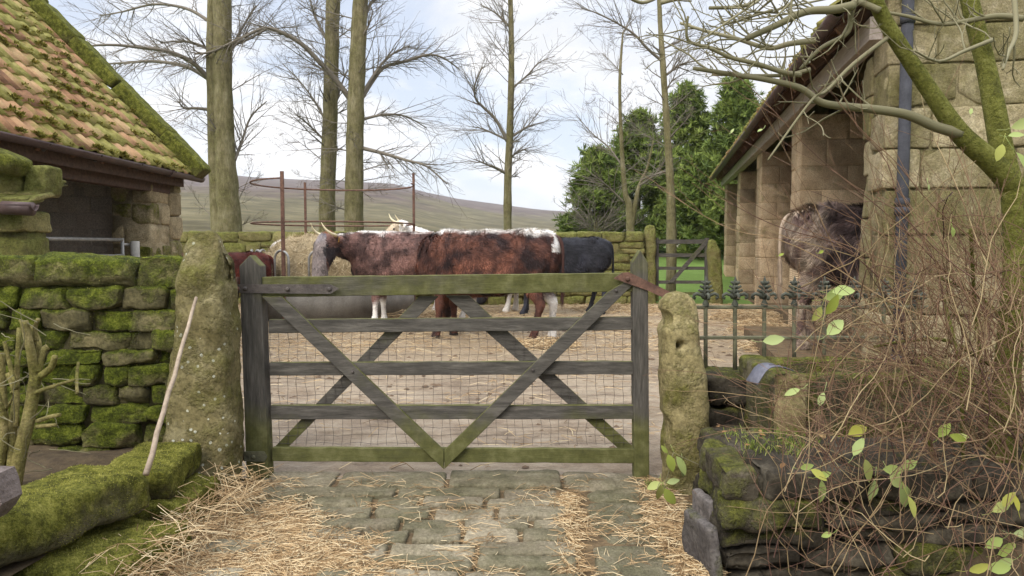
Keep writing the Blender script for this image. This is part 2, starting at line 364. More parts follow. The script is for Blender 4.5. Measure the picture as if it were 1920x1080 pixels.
def gate_mat(vert=False):
    t = NT('painted_gate_wood')
    o = t.sep(t.tc); 
    n = t.noise(5, 7, .7, scale3=(8, 1, .8) if vert else (1, 1, 6)); nf = t.noise(50, 5, .7, scale3=(3, 1, .2) if vert else (.25, 1, 3)); big = t.noise(2.2, 5, .6)
    c = t.ramp(n, [(.3, srgb(60, 57, 52)), (.5, srgb(79, 75, 69)), (.7, srgb(104, 99, 91))])
    c = t.mix(1., c, t.ramp(nf, [(.25, .7), (.7, 1.2)]), 'MULTIPLY')
    g = t.ramp(t.noise(12, 5, .7), [(.3, srgb(66, 66, 34)), (.5, srgb(86, 86, 46)), (.72, srgb(112, 110, 72))])
    low = t.math('MULTIPLY', t.math('SUBTRACT', .42, o[2]), 1.3)
    low = t.math('MAXIMUM', low, -.08)
    f = t.math('ADD', t.math('ADD', big, low), t.math('MULTIPLY', t.math('MAXIMUM', t.sep(t.geo.outputs['Normal'])[2], 0), .45))
    f = t.math('ADD', f, t.math('MULTIPLY', t.math('SUBTRACT', t.attr('moss'), .5), .7))
    f = t.ramp(f, [(.47, 0.), (.74, 1.)])
    c = t.mix(t.math('MULTIPLY', f, .88), c, g)
    return t.done(c, .8, t.bump(t.math('ADD', n, nf), .5, .006), .12)
M['gate'] = gate_mat(); M['gatev'] = gate_mat(True)
def hill_mat():
    t = NT('moorland'); z = t.sep(t.tc)[2]
    n = t.noise(.012, 8, .65); n2 = t.noise(.05, 6, .7)
    c1 = t.ramp(n2, [(.3, srgb(58, 48, 46)), (.5, srgb(80, 68, 62)), (.7, srgb(104, 92, 80))])
    c2 = t.ramp(n2, [(.3, srgb(64, 60, 44)), (.5, srgb(90, 84, 62)), (.7, srgb(116, 108, 82))])
    f = t.math('ADD', t.math('MULTIPLY', z, .012), t.math('MULTIPLY', t.math('SUBTRACT', n, .5), 1.2))
    f = t.ramp(f, [(.38, 0.), (.62, 1.)])
    return t.done(t.mix(f, c2, c1), 1., None, 0)
M['hill'] = hill_mat()
def field_mat():
    t = NT('field_grass'); n = t.noise(.4, 6, .6); nf = t.noise(8, 5, .7)
    c = t.ramp(t.math('ADD', t.math('MULTIPLY', n, .6), t.math('MULTIPLY', nf, .4)), [(.3, srgb(78, 98, 46)), (.55, srgb(100, 122, 60)), (.8, srgb(122, 140, 78))])
    return t.done(c, .95, t.bump(nf, .5, .05), .1)
M['field'] = field_mat()
def yard_mat():
    t = NT('muddy_yard_concrete'); y = t.sep(t.tc)[1]
    n = t.noise(.8, 7, .65); n2 = t.noise(4, 7, .7, scale3=(1, 1.6, 1)); nf = t.noise(45, 5, .75)
    c = t.ramp(t.math('ADD', t.math('MULTIPLY', n, .5), t.math('MULTIPLY', n2, .5)), [(.34, srgb(88, 72, 54)), (.45, srgb(134, 116, 94)), (.56, srgb(162, 146, 124)), (.7, srgb(178, 166, 148))])
    c = t.mix(1., c, t.ramp(nf, [(.2, .66), (.65, 1.1)]), 'MULTIPLY')
    s = t.ramp(t.math('ADD', t.math('MULTIPLY', t.math('SUBTRACT', y, 6.6), .09), t.math('ADD', t.math('MULTIPLY', n2, .6), t.math('MULTIPLY', n, .5))), [(.55, 0.), (.85, 1.)])
    sc = t.ramp(t.noise(22, 6, .8, scale3=(1, 2, 1)), [(.34, srgb(98, 80, 58)), (.5, srgb(146, 126, 98)), (.66, srgb(184, 166, 138))])
    c = t.mix(s, c, sc)
    r = t.ramp(t.noise(1.3, 5, .6, scale3=(1, 2, 1)), [(.4, .35), (.6, .85)])
    return t.done(c, r, t.bump(t.math('ADD', n2, t.math('MULTIPLY', nf, .35)), 1., .05), .4)
M['yard'] = yard_mat()
M['path'] = plain('trodden_path_earth', srgb(62, 50, 34), srgb(118, 98, 70), 10, .95, .8)
def coat_mat():
    t = NT('cattle_coat'); c = t.attr('coat', 'Color')
    n = t.noise(9, 5, .7); c = t.mix(1., c, t.ramp(n, [(.25, .75), (.7, 1.2)]), 'MULTIPLY')
    return t.done(c, .75, t.bump(t.noise(30, 4, .7, scale3=(.6, 1, .35)), .5, .02), .25)
M['coat'] = coat_mat()
M['horn'] = plain('horn', srgb(176, 160, 120), srgb(226, 214, 182), 4, .5, .1)
M['water'] = plain('dark_water', srgb(20, 22, 18), srgb(34, 36, 28), 4, .08, .05)
M['grey'] = plain('grey_weathered_plaster', srgb(70, 60, 56), srgb(128, 116, 110), 14, .9, 1.)
M['zinc'] = plain('dull_grey_metal_sheet', srgb(72, 72, 82), srgb(112, 112, 122), 7, .5, .2)
M['feeder'] = plain('weathered_grey_sheet', srgb(96, 90, 82), srgb(142, 136, 126), 3, .7, .2)
M['eye'] = plain('dark_eye', srgb(10, 8, 8), srgb(20, 16, 14), 4, .2, 0)
M['yellow'] = plain('yellow_ear_tag', srgb(190, 150, 60), srgb(210, 170, 80), 4, .6, 0)
#MARK2
# ------------------------------------------------------------------ setting
def sheet(name, mat, xs, ys, zf, kind='structure'):
    mb = MB(); nx, ny = len(xs), len(ys)
    mb.add([(x, y, zf(x, y)) for y in ys for x in xs], [(j*nx+i, j*nx+i+1, (j+1)*nx+i+1, (j+1)*nx+i) for j in range(ny-1) for i in range(nx-1)])
    return tag(mb.build(name, mat), kind=kind)
def gz(x, y):
    if y < 17.2: return -.012
    t = min(1, (y-17.2)/16)
    z = 1.25*t*t*(3-2*t)
    if y > 60: z -= min(20, (y-60)*.02)
    return z-.012
ys = list(np.concatenate([np.linspace(-15, 17.2, 12), np.linspace(18, 60, 30), np.geomspace(70, 2300, 14)]))
xs = list(np.concatenate([-np.geomspace(2500, 20, 14), np.linspace(-17, 17, 20), np.geomspace(20, 2500, 14)]))
sheet('ground', M['field'], xs, ys, gz)
yx = list(np.linspace(-8, 9, 120)); yy = list(np.linspace(4.25, 17.1, 120))
sheet('yard', M['yard'], yx, yy, lambda x, y: .012*fn((x, y, 0), .7, 4))
# hills
prof = [(-2500, 330), (-600, 300), (0, 312), (250, 322), (340, 327), (400, 330), (480, 338), (560, 342), (640, 345), (740, 350), (800, 366), (860, 378), (950, 390), (1010, 398), (1070, 402), (1150, 418), (1250, 436), (1500, 446), (2500, 440), (5000, 420)]
def ridge(px):
    for (a, b), (c, d) in zip(prof, prof[1:]):
        if a <= px <= c: return b+(d-b)*(px-a)/(c-a)
    return 430
mb = MB(); pxs = list(range(-1400, 3300, 20)); Ys = [110, 200, 300, 400, 500, 620, 740, 860, 980, 1100, 1220, 1320, 1400, 1500, 1700, 2100]
vs = []
for Y in Ys:
    for px in pxs:
        zr = (466-ridge(px))/F*1400
        t = min(1, Y/1400); z = zr*(t**1.15) if Y <= 1400 else zr*max(0, 1-(Y-1400)/900)
        nn = fn((px*Y/F*.004, Y*.004, 3), 1, 4)*9*math.sin(math.pi*min(1, t)) if Y < 1400 else 0
        vs.append(((px-960)/F*Y, Y, z+nn-12*(1-t)))
n = len(pxs); mb.add(vs, [(j*n+i, j*n+i+1, (j+1)*n+i+1, (j+1)*n+i) for j in range(len(Ys)-1) for i in range(n-1)])
tag(mb.build('hills', M['hill']), kind='structure')
# path base and setts
sheet('path', M['path'], list(np.linspace(-1.65, 1.6, 40)), list(np.linspace(-3, 4.25, 60)), lambda x, y: -.003+.01*fn((x, y, 0), 3, 3))
mb = MB()
rows = [(4.36, 4.06)]; y = 4.04
while y > .4:
    d = rnd(.13, .19); rows.append((y, y-d)); y -= d
for i, (a, b) in enumerate(rows):
    x = -1.36 + rnd(-.05, .05) - (0 if i else .05)
    while x < .24:
        wd = rnd(.28, .5) if i > 1 else rnd(.4, .8)
        if i % 3 == 2: wd = rnd(.22, .34)
        xe = min(x+wd, .27+rnd(-.015, .02))
        if .27-xe < .1: xe = .27+rnd(-.015, .02)
        if xe-x > .05:
            mb.rt(); stone(mb, (x+.012, b+.012+rnd(-.006,.006), -.08), (xe-.012, a-.012+rnd(-.006,.006), .022+rnd(-.008, .010)), .018, .007, .028, 6, skew=.02, chop=1)
        x = xe
for (a, b, c, d) in [(.4, 3.86, .92, 4.04), (.38, 3.3, .98, 3.83), (.36, 2.8, .9, 3.27), (.36, 2.2, 1., 2.75), (.36, 1.6, 1., 2.17), (.36, .9, 1., 1.56), (.30, 4.06, 1.0, 4.34)]:
    mb.rt(); stone(mb, (a, b, -.08), (c, d, .012), .03, .012, .04, 4, skew=.04)
tag(mb.build('cobbled_paving', M['sett']), kind='structure')
# raised bed soils
sheet('flower_bed_soil', M['soil'], list(np.linspace(-4.5, -1.72, 50)), list(np.linspace(.3, 4.15, 50)), lambda x, y: .22+.03*fn((x, y, 0), 4, 4))
sheet('right_bed_soil', M['soil'], list(np.linspace(1.02, 5, 60)), list(np.linspace(.2, 4.3, 80)), lambda x, y: (.30 if y > 3.3 else (.30 if y > 2.95 and x > 2.2 else min(.26, -.3+.55*(x-1.15))))+.04*fn((x, y, 5), 3, 4))

# ------------------------------------------------------------------ walls
def sample(verts, faces, n):
    V = np.array(verts); tri = []
    for f in faces:
        for k in range(1, len(f)-1): tri.append((f[0], f[k], f[k+1]))
    T = np.array(tri); A, B, C = V[T[:, 0]], V[T[:, 1]], V[T[:, 2]]
    nn = np.cross(B-A, C-A); ar = np.linalg.norm(nn, axis=1); nn = nn/np.maximum(ar, 1e-12)[:, None]
    ii = rng.choice(len(T), n, p=ar/ar.sum()); r1 = np.sqrt(rng.random(n)); r2 = rng.random(n)
    P = A[ii]*(1-r1)[:, None]+B[ii]*(r1*(1-r2))[:, None]+C[ii]*(r1*r2)[:, None]
    return P, nn[ii]
def tufts(mb, verts, faces, n, ln, wd, thr, cond=None, clump=3.5):
    P, Nn = sample(verts, faces, n)
    for p, q in zip(P, Nn):
        if cond and not cond(p, q): continue
        if fn(p, clump, 3)+.35*q[2] < thr: continue
        p = Vector(p); q = Vector(q); d = (q*1.0+Vector((rnd(-.6, .6), rnd(-.6, .6), rnd(-.3, .8)))).normalized()
        l = ln*rnd(.5, 1.3); s = d.orthogonal().normalized(); s.rotate(Matrix.Rotation(rnd(0, 6.28), 3, d))
        mb.tint = random.random(); mb.add([p-s*wd-q*.003, p+s*wd-q*.003, p+d*l], [(0, 1, 2)])
# left dry stone wall
random.seed(11)
rt = root('dry_stone_wall', (-2.6, 4.3, 0), 'tall dry stone wall with thick green moss, left of the lichened stone gatepost', 'wall')
mb = MB(); drywall(mb, -4.6, -1.72, 4.12, 4.5, 0, 1.285, ch=(.07, .145), wd=(.12, .36), cell=.022, amp=.013, r=.018, cap=.17, gap=.002, skew=.14, ns=9)
mb.build('wall_stones', M['wall'], rt, rt)
tm = MB(); tufts(tm, mb.v, mb.f, 60000, .010, .0022, .12, lambda p, q: q[1] < .2 and p[0] > -3.2, 4)
tag(tm.build('moss', M['moss'], rt, rt, smooth=False), kind='stuff')
# low mossy block wall
random.seed(5)
rt = root('low_mossy_wall', (-1.65, 2.9, 0), 'low wall of big moss covered stone blocks beside the straw, bottom left', 'wall')
mb = MB(); 
def blk(a, b, rz=0, tilt=0, r=.024, amp=.017):
    mb.rt(); stone(mb, a, b, r, amp, .022, 6, mat=Matrix.Rotation(rz, 3, 'Z')@Matrix.Rotation(tilt, 3, 'X'), skew=.05)
blk((-1.90, 3.33, .18), (-1.60, 3.86, .32), R(3))
blk((-2.03, 2.42, .22), (-1.66, 3.25, .40), R(-11), R(-4), .05)
blk((-2.15, 1.75, .22), (-1.66, 2.28, .42), R(2))
blk((-2.2, 1.0, .22), (-1.7, 1.72, .42))
blk((-1.84, 3.34, -.05), (-1.50, 3.82, .17))
blk((-1.88, 2.58, -.05), (-1.42, 3.24, .175), R(-4), R(-3), .05)
blk((-1.96, 1.80, -.05), (-1.46, 2.50, .20), R(-4))
blk((-2.0, 1.0, -.05), (-1.5, 1.76, .21))
mb.build('wall_stones', M['block'], rt, rt)
tm = MB(); tufts(tm, mb.v, mb.f, 120000, .007, .0016, .06, lambda p, q: p[1] > 1.9, 5)
tag(tm.build('moss', M['moss'], rt, rt, smooth=False), kind='stuff')

# ------------------------------------------------------------------ stone gateposts
def gatepost(name, Y, outline, thick, mat, label, group, holes=(), amp=.02, cell=.02):
    """outline: rows (py, left px, right px), top first; holes: (px,py,w,h,depth)"""
    rows = []
    for (py, l, r_) in outline: rows.append((at(l, py, Y).z, at(l, py, Y).x, at(r_, py, Y).x))
    z1, z0 = rows[0][0], min(rows[-1][0], -.05); rows[-1] = (z0, rows[-1][1], rows[-1][2])
    nz_ = int((z1-z0)/cell); k = 72; vs = []
    zz = [z1-(z1-z0)*i/nz_ for i in range(nz_+1)]
    for z in zz:
        for (a, b) in zip(rows, rows[1:]):
            if b[0] <= z <= a[0]:
                t = (a[0]-z)/max(1e-6, a[0]-b[0]); l = a[1]+(b[1]-a[1])*t; r_ = a[2]+(b[2]-a[2])*t; break
        cx = (l+r_)/2; hw = (r_-l)/2; th = thick/2*min(1, .35+(z1-z)*3)
        for j in range(k):
            an = 2*math.pi*j/k; c, s_ = math.cos(an), math.sin(an); e = .55
            p = Vector((cx+hw*math.copysign(abs(c)**e, c), Y+th*math.copysign(abs(s_)**e, s_), z))
            d = Vector((c, s_, 0)); nn = fn(p+Vector((0, 0, Y)), 6, 5)*amp*1.2+noise.noise(p*2.5)*amp*1.4-max(0, noise.noise(p*5)-.15)*amp*2
            p = p+d*nn; p.z += noise.noise(p*8)*.006
            for (hx, hz, hw_, hh, dep, fl) in holes:
                if s_ < -.1 or fl:
                    ex = abs(p.x-hx)/hw_; ez = abs(p.z-hz)/hh; m = max(ex, ez) if not fl else math.hypot(ex, ez)
                    if m < 1.25:
                        q = min(1, (1.25-m)/.3)
                        p = p+(Vector((0, dep*q, 0)) if not fl else Vector((fl*dep*q*max(0,1-m*.5), dep*.6*q, 0)))
            vs.append(p)
    top = len(vs); vs.append(Vector((sum(p.x for p in vs[:k])/k, Y, z1+.015)))
    fs = [(i*k+j, i*k+(j+1) % k, (i+1)*k+(j+1) % k, (i+1)*k+j) for i in range(nz_) for j in range(k)]
    fs = [f[::-1] for f in fs]+[(top, j, (j+1) % k) for j in range(k)]
    mb = MB(); mb.add(vs, fs); o = mb.build(name, mat)
    tag(o, label, 'gatepost', group); return mb
Y = 4.05
H = lambda px, py, w_, h_, d, fl, Y: (at(px, py, Y).x, at(px, py, Y).z, w_/F*Y/2, h_/F*Y/2, d, fl)
lp = gatepost('stone_gatepost', 4.05, [(437, 372, 412), (452, 362, 424), (480, 358, 430), (540, 352, 438), (600, 343, 441), (660, 334, 443), (760, 322, 447), (850, 318, 449), (900, 330, 445), (935, 350, 430), (960, 360, 425)], .3, M['lpost'],
    'tall lichen spotted stone gatepost at the hinge end of the wooden gate', 'rough stone gateposts', [H(412, 503, 16, 46, .10, 0, 3.9)])
rp_ = gatepost('stone_gatepost', 4.12, [(550, 1250, 1286), (562, 1237, 1300), (600, 1234, 1308), (650, 1238, 1311), (700, 1236, 1316), (780, 1238, 1324), (860, 1240, 1330), (930, 1248, 1330), (960, 1255, 1325)], .28, M['rpost'],
    'leaning buff stone gatepost with a small square socket beside the iron railing', 'rough stone gateposts',
    [H(1276, 650, 12, 12, .09, 0, 4.0), H(1243, 600, 34, 30, .045, .9, 4.0), H(1240, 805, 34, 44, .04, .9, 4.0)], amp=.010)
gatepost('stone_gatepost', 17.3, [(423, 1212, 1226), (430, 1209, 1228), (500, 1207, 1229), (570, 1206, 1230), (580, 1206, 1230)], .3, M['back'], 'slender pale green stone gatepost at the end of the far field wall', 'rough stone gateposts', cell=.06)
gatepost('stone_gatepost', 17.3, [(450, 1330, 1340), (470, 1326, 1350), (520, 1328, 1353), (570, 1328, 1354), (580, 1328, 1354)], .35, M['back'], 'leaning stone gatepost of the far gate, nearest the tooled stone pillars', 'rough stone gateposts', cell=.06)

# ------------------------------------------------------------------ main gate
random.seed(3)
GY = 4.2
rt = root('field_gate', tuple(at(832, 905, GY)), 'dark painted timber field gate with green algae and crossed braces, closed across the cobbles', 'gate')
def G(px, py, dy=0): p = at(px, py, GY); return Vector((p.x, GY+dy, p.z))
def gpost(x0, x1, x0b, x1b, sh, ap, bot, t):
    mb = MB(); mb.moss = .55
    a, b = G(x0, sh), G(x1, sh); c, d = G(x0b, bot), G(x1b, bot); e = G((x0+x1)/2, ap)
    mb.prism([c, d, b, e, a], (0, t, 0)); o = mb.build('gate_stile', M['gatev'], rt, rt, smooth=False)
    bv = o.modifiers.new('bevel', 'BEVEL'); bv.width = .006; bv.segments = 2; return o
gpost(448, 488, 462, 504, 499, 478, 903, .10)
gpost(1186, 1215, 1190, 1218, 492, 468, 910, .09)
def rail(name, xa, ta, ba, xb, tb, bb, t=.032, dy=.03, moss=.5):
    mb = MB(); n = 24; mb.moss = moss; mb.tint = random.random(); vs = []
    for i in range(n+1):
        s = i/n; x = xa+(xb-xa)*s; j = noise.noise(Vector((x*.02, ta, 0)))*1.2
        a = G(x, ta+(tb-ta)*s+j, dy); b = G(x, ba+(bb-ba)*s+j, dy)
        vs += [a, b, b+Vector((0, t, 0)), a+Vector((0, t, 0))]
    mb.add(vs, [(i*4+j, i*4+(j+1) % 4, i*4+4+(j+1) % 4, i*4+4+j) for i in range(n) for j in range(4)]+[(3, 2, 1, 0), (n*4, n*4+1, n*4+2, n*4+3)])
    # split faces gave flat shading; light bevel
    o = mb.build(name, M['gate'], rt, rt, smooth=False); bv = o.modifiers.new('bevel', 'BEVEL'); bv.width = .003; bv.segments = 1; bv.limit_method = 'ANGLE'
    return o
rail('top_rail', 488, 520, 558, 1187, 512, 547, .06, .02, .86)
rail('rail', 500, 600, 626, 1189, 595, 620, moss=.35)
rail('rail', 502, 681, 706, 1190, 679, 704, moss=.38)
rail('rail', 504, 762, 789, 1191, 762, 788, moss=.42)
rail('rail', 507, 842, 868, 1192, 845, 872, moss=.55)
def brace(pts, t, dy, moss):
    mb = MB(); mb.moss = moss; mb.tint = random.random(); mb.prism([G(x, y, dy) for x, y in pts], (0, t, 0))
    o = mb.build('brace', M['gate'], rt, rt, smooth=False); bv = o.modifiers.new('bevel', 'BEVEL'); bv.width = .003; bv.segments = 2
brace([(490, 556), (528, 556), (832, 845), (832, 880)], .026, -.0005, .5)
brace([(1140, 547), (1186, 520), (1186, 535), (833, 880), (833, 845)], .026, .0015, .45)
brace([(783, 557), (820, 557), (538, 840), (507, 868), (507, 845)], .024, .064, .5)
brace([(833, 556), (878, 556), (1192, 845), (1192, 866), (1175, 858)], .024, .0665, .5)
def strap(pts, name, dy, bolts, m='iron'):
    mb = MB(); mb.prism([G(x, y, dy) for x, y in pts], (0, .006, 0)); o = mb.build(name, M[m], rt, rt, smooth=False)
    for (x, y) in bolts:
        b = MB(); c = G(x, y, dy); b.tube([c+Vector((0, .002, 0)), c-Vector((0, .006, 0)), c-Vector((0, .009, 0))], [.013, .012, .005], 12); b.build('bolt', M[m], o, rt)
strap([(434, 533), (620, 533), (636, 541), (620, 551), (434, 549)], 'hinge_strap', -.008, [(461, 541), (540, 542), (618, 542)])
strap([(458, 846), (496, 846), (502, 856), (496, 865), (458, 864)], 'hinge_strap', -.008, [(476, 856)], 'greeniron')
mb = MB(); mb.tube([G(440, 520, .04), G(440, 560, .04)], .012, 8); mb.tube([G(440, 541, .04), G(420, 543, -.02)], .011, 8); mb.tube([G(437, 541, .0), G(450, 541, -.005)], .012, 8); mb.build('hinge_pin', M['rust'], rt, rt); mb = MB()
mb.tube([G(450, 842, .04), G(450, 868, .04)], .012, 8); mb.tube([G(455, 856, -.004), G(422, 858, -.01)], .011, 8)
mb.build('hinge_pin', M['rust'], rt, rt)
mb = MB(); mb.prism([G(1165, 512, -.012), G(1178, 510, -.012), G(1262, 550, -.012), G(1254, 563, -.012), G(1215, 545, -.012), G(1150, 522, -.012)], (0, .008, 0)); lo = mb.build('latch_bar', M['rust'], rt, rt, smooth=False)
mb = MB(); c = G(1176, 523, -.012); mb.tube([c, c-Vector((0, .01, 0))], [.014, .009], 12); mb.build('bolt', M['rust'], lo, rt)
mb = MB(); mb.ring(at(1268, 560, GY-.01), .018, .004, 6, 14, -.5, 3.6, 'y'); mb.tube([at(1262, 566, GY-.01), at(1262, 575, GY+.02)], .004, 6); mb.build('hook', M['rust'], lo, rt)
mb = MB(); x = 500
def wj(x, y): return 3.2*noise.noise(Vector((x*.03, y*.03, 9)))
while x < 1190:
    pts = [G(x+wj(x, y)*1.6, y+wj(y, x)*.5, .058) for y in range(600, 850, 12)]; mb.tube(pts, .0013, 4); x += 17.2
for y in [606, 622, 638, 654, 668, 682, 698, 714, 728, 744, 760, 774, 790, 806, 820, 836]:
    mb.tube([G(x+wj(x, y)*.5, y+wj(x+50, y), .058) for x in range(497, 1196, 12)], .0013, 4)
mb.build('wire_netting', M['iron'], rt, rt)

for (x, y) in ((661, 697), (999, 694), (1155, 545)):
    b = MB(); c = G(x, y, -.003); b.tube([c+Vector((0, .003, 0)), c-Vector((0, .004, 0)), c-Vector((0, .006, 0))], [.009, .008, .004], 10); b.build('bolt', M['iron'], rt, rt)
# ------------------------------------------------------------------ left barn
random.seed(21)
rt = root('stone_barn', (-5.2, 9.5, 0), 'open fronted stone barn with mossy orange pantile roof and dark gutter, top left', 'barn')
EX, EZ, Y0, Y1 = -4.55, 2.38, 5.2, 10.62; PT = R(46.3)
def profile(u): 
    q = (u/.26) % 1.0
    return .028*math.cos((q-.28)*2*math.pi)*(1 if q < .56 else .55) + (.012 if q > .9 else 0)
mb = MB(); nu = int((Y1-Y0)/.0325); ncs = 19; cs = .285
for c in range(ncs):
    vs = []
    for i in range(nu+1):
        yy_ = Y0+(Y1-Y0)*i/nu; q = (yy_/.26); tj = int(q)
        jit = (noise.cell(Vector((tj+.5, c+.5, 0)))-.5)*.03 if True else 0
        for (s, lift) in ((c*cs-.05+jit, .008), (c*cs-.05+jit, .034+jit*.3), (c*cs+cs*.5, .02), ((c+1)*cs+.02, .002)):
            hgt = lift+profile(yy_)
            vs.append((EX-s*math.cos(PT)+hgt*math.sin(PT), yy_, EZ+s*math.sin(PT)+hgt*math.cos(PT)))
    b = len(mb.v); mb.v.extend(vs)
    for i in range(nu):
        yy_ = Y0+(Y1-Y0)*(i+.5)/nu; tj = int(yy_/.26); random.seed(tj*131+c*7); a, m_ = random.random(), random.random()
        for k in range(3):
            mb.f.append((b+i*4+k, b+i*4+k+1, b+i*4+5+k, b+i*4+4+k)); mb.t.append(a); mb.m.append(m_ if k else 1.4)
roof = mb.build('roof', M['tile'], rt, rt)
random.seed(22)
mb = MB()   # underside and far slope
RX = EX-19*cs*math.cos(PT); RZ = EZ+19*cs*math.sin(PT)
mb.prism([(EX+.02, Y0, EZ-.02), (RX, Y0, RZ-.03), (2*RX-EX, Y0, EZ-.02), (2*RX-EX, Y0, EZ-.09), (RX, Y0, RZ-.12), (EX+.02, Y0, EZ-.08)], (0, Y1-Y0, 0))
mb.build('roof_deck', M['darkwood'], rt, rt, smooth=False)
def bump_tuft(mb, c, r, nn=14, flat=.5, axis=None):
    c = Vector(c)
    for _ in range(nn):
        d = Vector((rnd(-1, 1), rnd(-1, 1), rnd(-.1, 1))).normalized(); p = c+Vector((d.x*r, d.y*r*1.2, d.z*r*flat))*rnd(.3, 1)
        s = d.orthogonal().normalized()*r*.22; mb.tint = random.random(); mb.add([p-s, p+s, p+d*r*.55], [(0, 1, 2)])
        s = d.cross(s); mb.add([p-s, p+s, p+d*r*.55], [(0, 1, 2)])
mb = MB(); n_ = 0
while n_ < 620:
    c = int(random.random()**1.4*17); yy_ = rnd(6, Y1); s = c*cs-.03
    if fn((c*.5, yy_, 2), .9, 3) < -.05 and random.random() < .8: continue
    q = .26*(int(yy_/.26)+rnd(.25, .75)); l = profile(q)+.035
    bump_tuft(mb, (EX-s*math.cos(PT)+l*math.sin(PT), q, EZ+s*math.sin(PT)+l*math.cos(PT)), rnd(.025, .065), 26, .6); n_ += 1
tag(mb.build('roof_moss', M['roofmoss'], roof, rt, smooth=False), kind='stuff')
# coping on far gable
mb = MB(); s = -.12
while s < 5.4:
    l = rnd(.7, 1.0); mb.rt(); Mx = Matrix.Rotation(PT, 3, 'Y')
    c = Vector((EX-(s+l/2)*math.cos(PT), Y1+.13, EZ+(s+l/2)*math.sin(PT)))
    c += Vector((math.sin(PT), 0, math.cos(PT)))*.10
    stone(mb, c-Vector((l/2, .17, .10)), c+Vector((l/2, .17, .10)), .025, .012, .06, 5, mat=Mx); s += l-.005
M['coping'] = stone_mat('mossy_coping_stone', [srgb(70, 66, 40), srgb(106, 100, 62), srgb(134, 128, 88)], 5, moss=.66, up=1.1, mossvar=.1, bump=.8, tint=.3)
mb.build('coping', M['coping'], rt, rt)
mb = MB(); mb.rt(); stone(mb, (-4.98, Y1-.02, 2.30), (-4.55, Y1+.30, 2.62), .02, .008, .06, 5); mb.build('kneeler_stone', M['lpier'], rt, rt)
# gable wall, pier
mb = MB(); drywall(mb, -8.9, -4.75, 10.42, 10.82, 0, 2.3, ch=(.24, .34), wd=(.3, .6), cell=.09, amp=.01, r=.02, ns=4)
mb.prism([(-8.9, 10.5, 2.2), (-4.75, 10.5, 2.2), (RX, 10.5, RZ-.3)], (0, .26, 0)); mb.build('gable_wall', M['lpier'], rt, rt)
mb = MB(); z = 0
random.seed(31)
while z < 2.16:
    h = rnd(.24, .32); h = min(h, 2.2-z)
    if h < .12: break
    xm = rnd(-5.12, -4.98); ym = rnd(10.05, 10.3)
    for (a, b) in (((-5.28, 9.85), (xm, 10.42)), ((xm, 9.85), (-4.75, ym)), ((xm, ym), (-4.75, 10.42))):
        if random.random() < .3 and a[0] < -5.2: pass
        mb.rt(); stone(mb, (a[0]+.006, a[1]+.006+rnd(-.01, .01), z+.008), (b[0]-.006+rnd(-.01, .012), b[1]-.006, z+h-.008), .03, .012, .05, 4, skew=.02)
    z += h
mb.tint = .6; mb.moss = 0; mb.box((-5.262, 9.868, 0), (-4.768, 10.41, 2.18))
mb.build('pier', M['lpier'], rt, rt)
mb = MB(); z = 0
while z < 2.3:
    x = -8.9+(.22 if int(z/.225) % 2 else 0)
    while x < -5.0:
        mb.rt(); stone(mb, (x+.004, 10.36, z+.004), (min(x+.44, -5.0)-.004, 10.42, z+.221), .006, .0015, .2, 4); x += .44
    z += .225
mb.tint = .3; mb.box((-8.9, 10.372, 0), (-5.0, 10.41, 2.3)); mb.build('block_wall', M['block_in'], rt, rt)
mb = MB(); mb.box((-7.7, 5.45, 0), (-7.5, 10.36, 4.8)); mb.prism([(-8.9, 5.25, 0), (-4.85, 5.25, 0), (-4.85, 5.25, 2.4), (RX, 5.25, RZ-.3), (-8.9, 5.25, 5.2)], (0, .18, 0)); mb.build('rear_wall', M['lpier'], rt, rt, smooth=False)
mb = MB(); mb.beam((-4.82, 5.2, 2.14), (-4.82, 10.42, 2.14), .16, .16); mb.build('front_beam', M['darkwood'], rt, rt, smooth=False)
mb = MB()
for k in range(9): y_ = 5.6+k*.58; mb.beam((-4.6, y_, 2.30), (RX, y_, RZ-.2), .07, .11)
mb.build('rafters', M['soffit'], rt, rt, smooth=False)
mb = MB(); mb.box((-4.66, 5.2, 2.17), (-4.63, 10.6, 2.31)); mb.build('fascia_board', M['darkwood'], rt, rt, smooth=False)
def gutter(mb, p, q, r_, k=10):
    p, q = Vector(p), Vector(q); t = (q-p).normalized(); a = t.cross(Vector((0, 0, 1))).normalized(); vs = []
    for o in (p, q):
        for rr in (r_, r_*.9):
            for j in range(k+1):
                th = math.pi+math.pi*j/k; vs.append(o+a*math.cos(th)*rr+Vector((0, 0, math.sin(th)*rr)))
    n = k+1; fs = []
    for j in range(k): fs += [(j, j+1, 2*n+j+1, 2*n+j), (n+j+1, n+j, 3*n+j, 3*n+j+1)]
    fs += [(0, 2*n, 3*n, n), (k, n+k, 3*n+k, 2*n+k)]+[(j, n+j, n+j+1, j+1) for j in range(k)]+[(2*n+j, 2*n+j+1, 3*n+j+1, 3*n+j) for j in range(k)]
    mb.add(vs, fs)
mb = MB(); gutter(mb, (-4.53, 5.2, 2.355), (-4.53, 10.95, 2.325), .065); mb.ring((-4.53, 9.9, 2.33), .07, .006, 5, 12, math.pi, 2*math.pi, 'y'); g_ = mb.build('gutter', M['gutter'], rt, rt)
for y_ in (6.4, 7.3, 8.2, 9.1, 10.0):
    mb = MB(); mb.beam((-4.62, y_, 2.37), (-4.54, y_, 2.26), .03, .012); mb.beam((-4.54, y_, 2.26), (-4.455, y_, 2.33), .03, .008); mb.build('gutter_bracket', M['iron'], g_, rt, smooth=False)
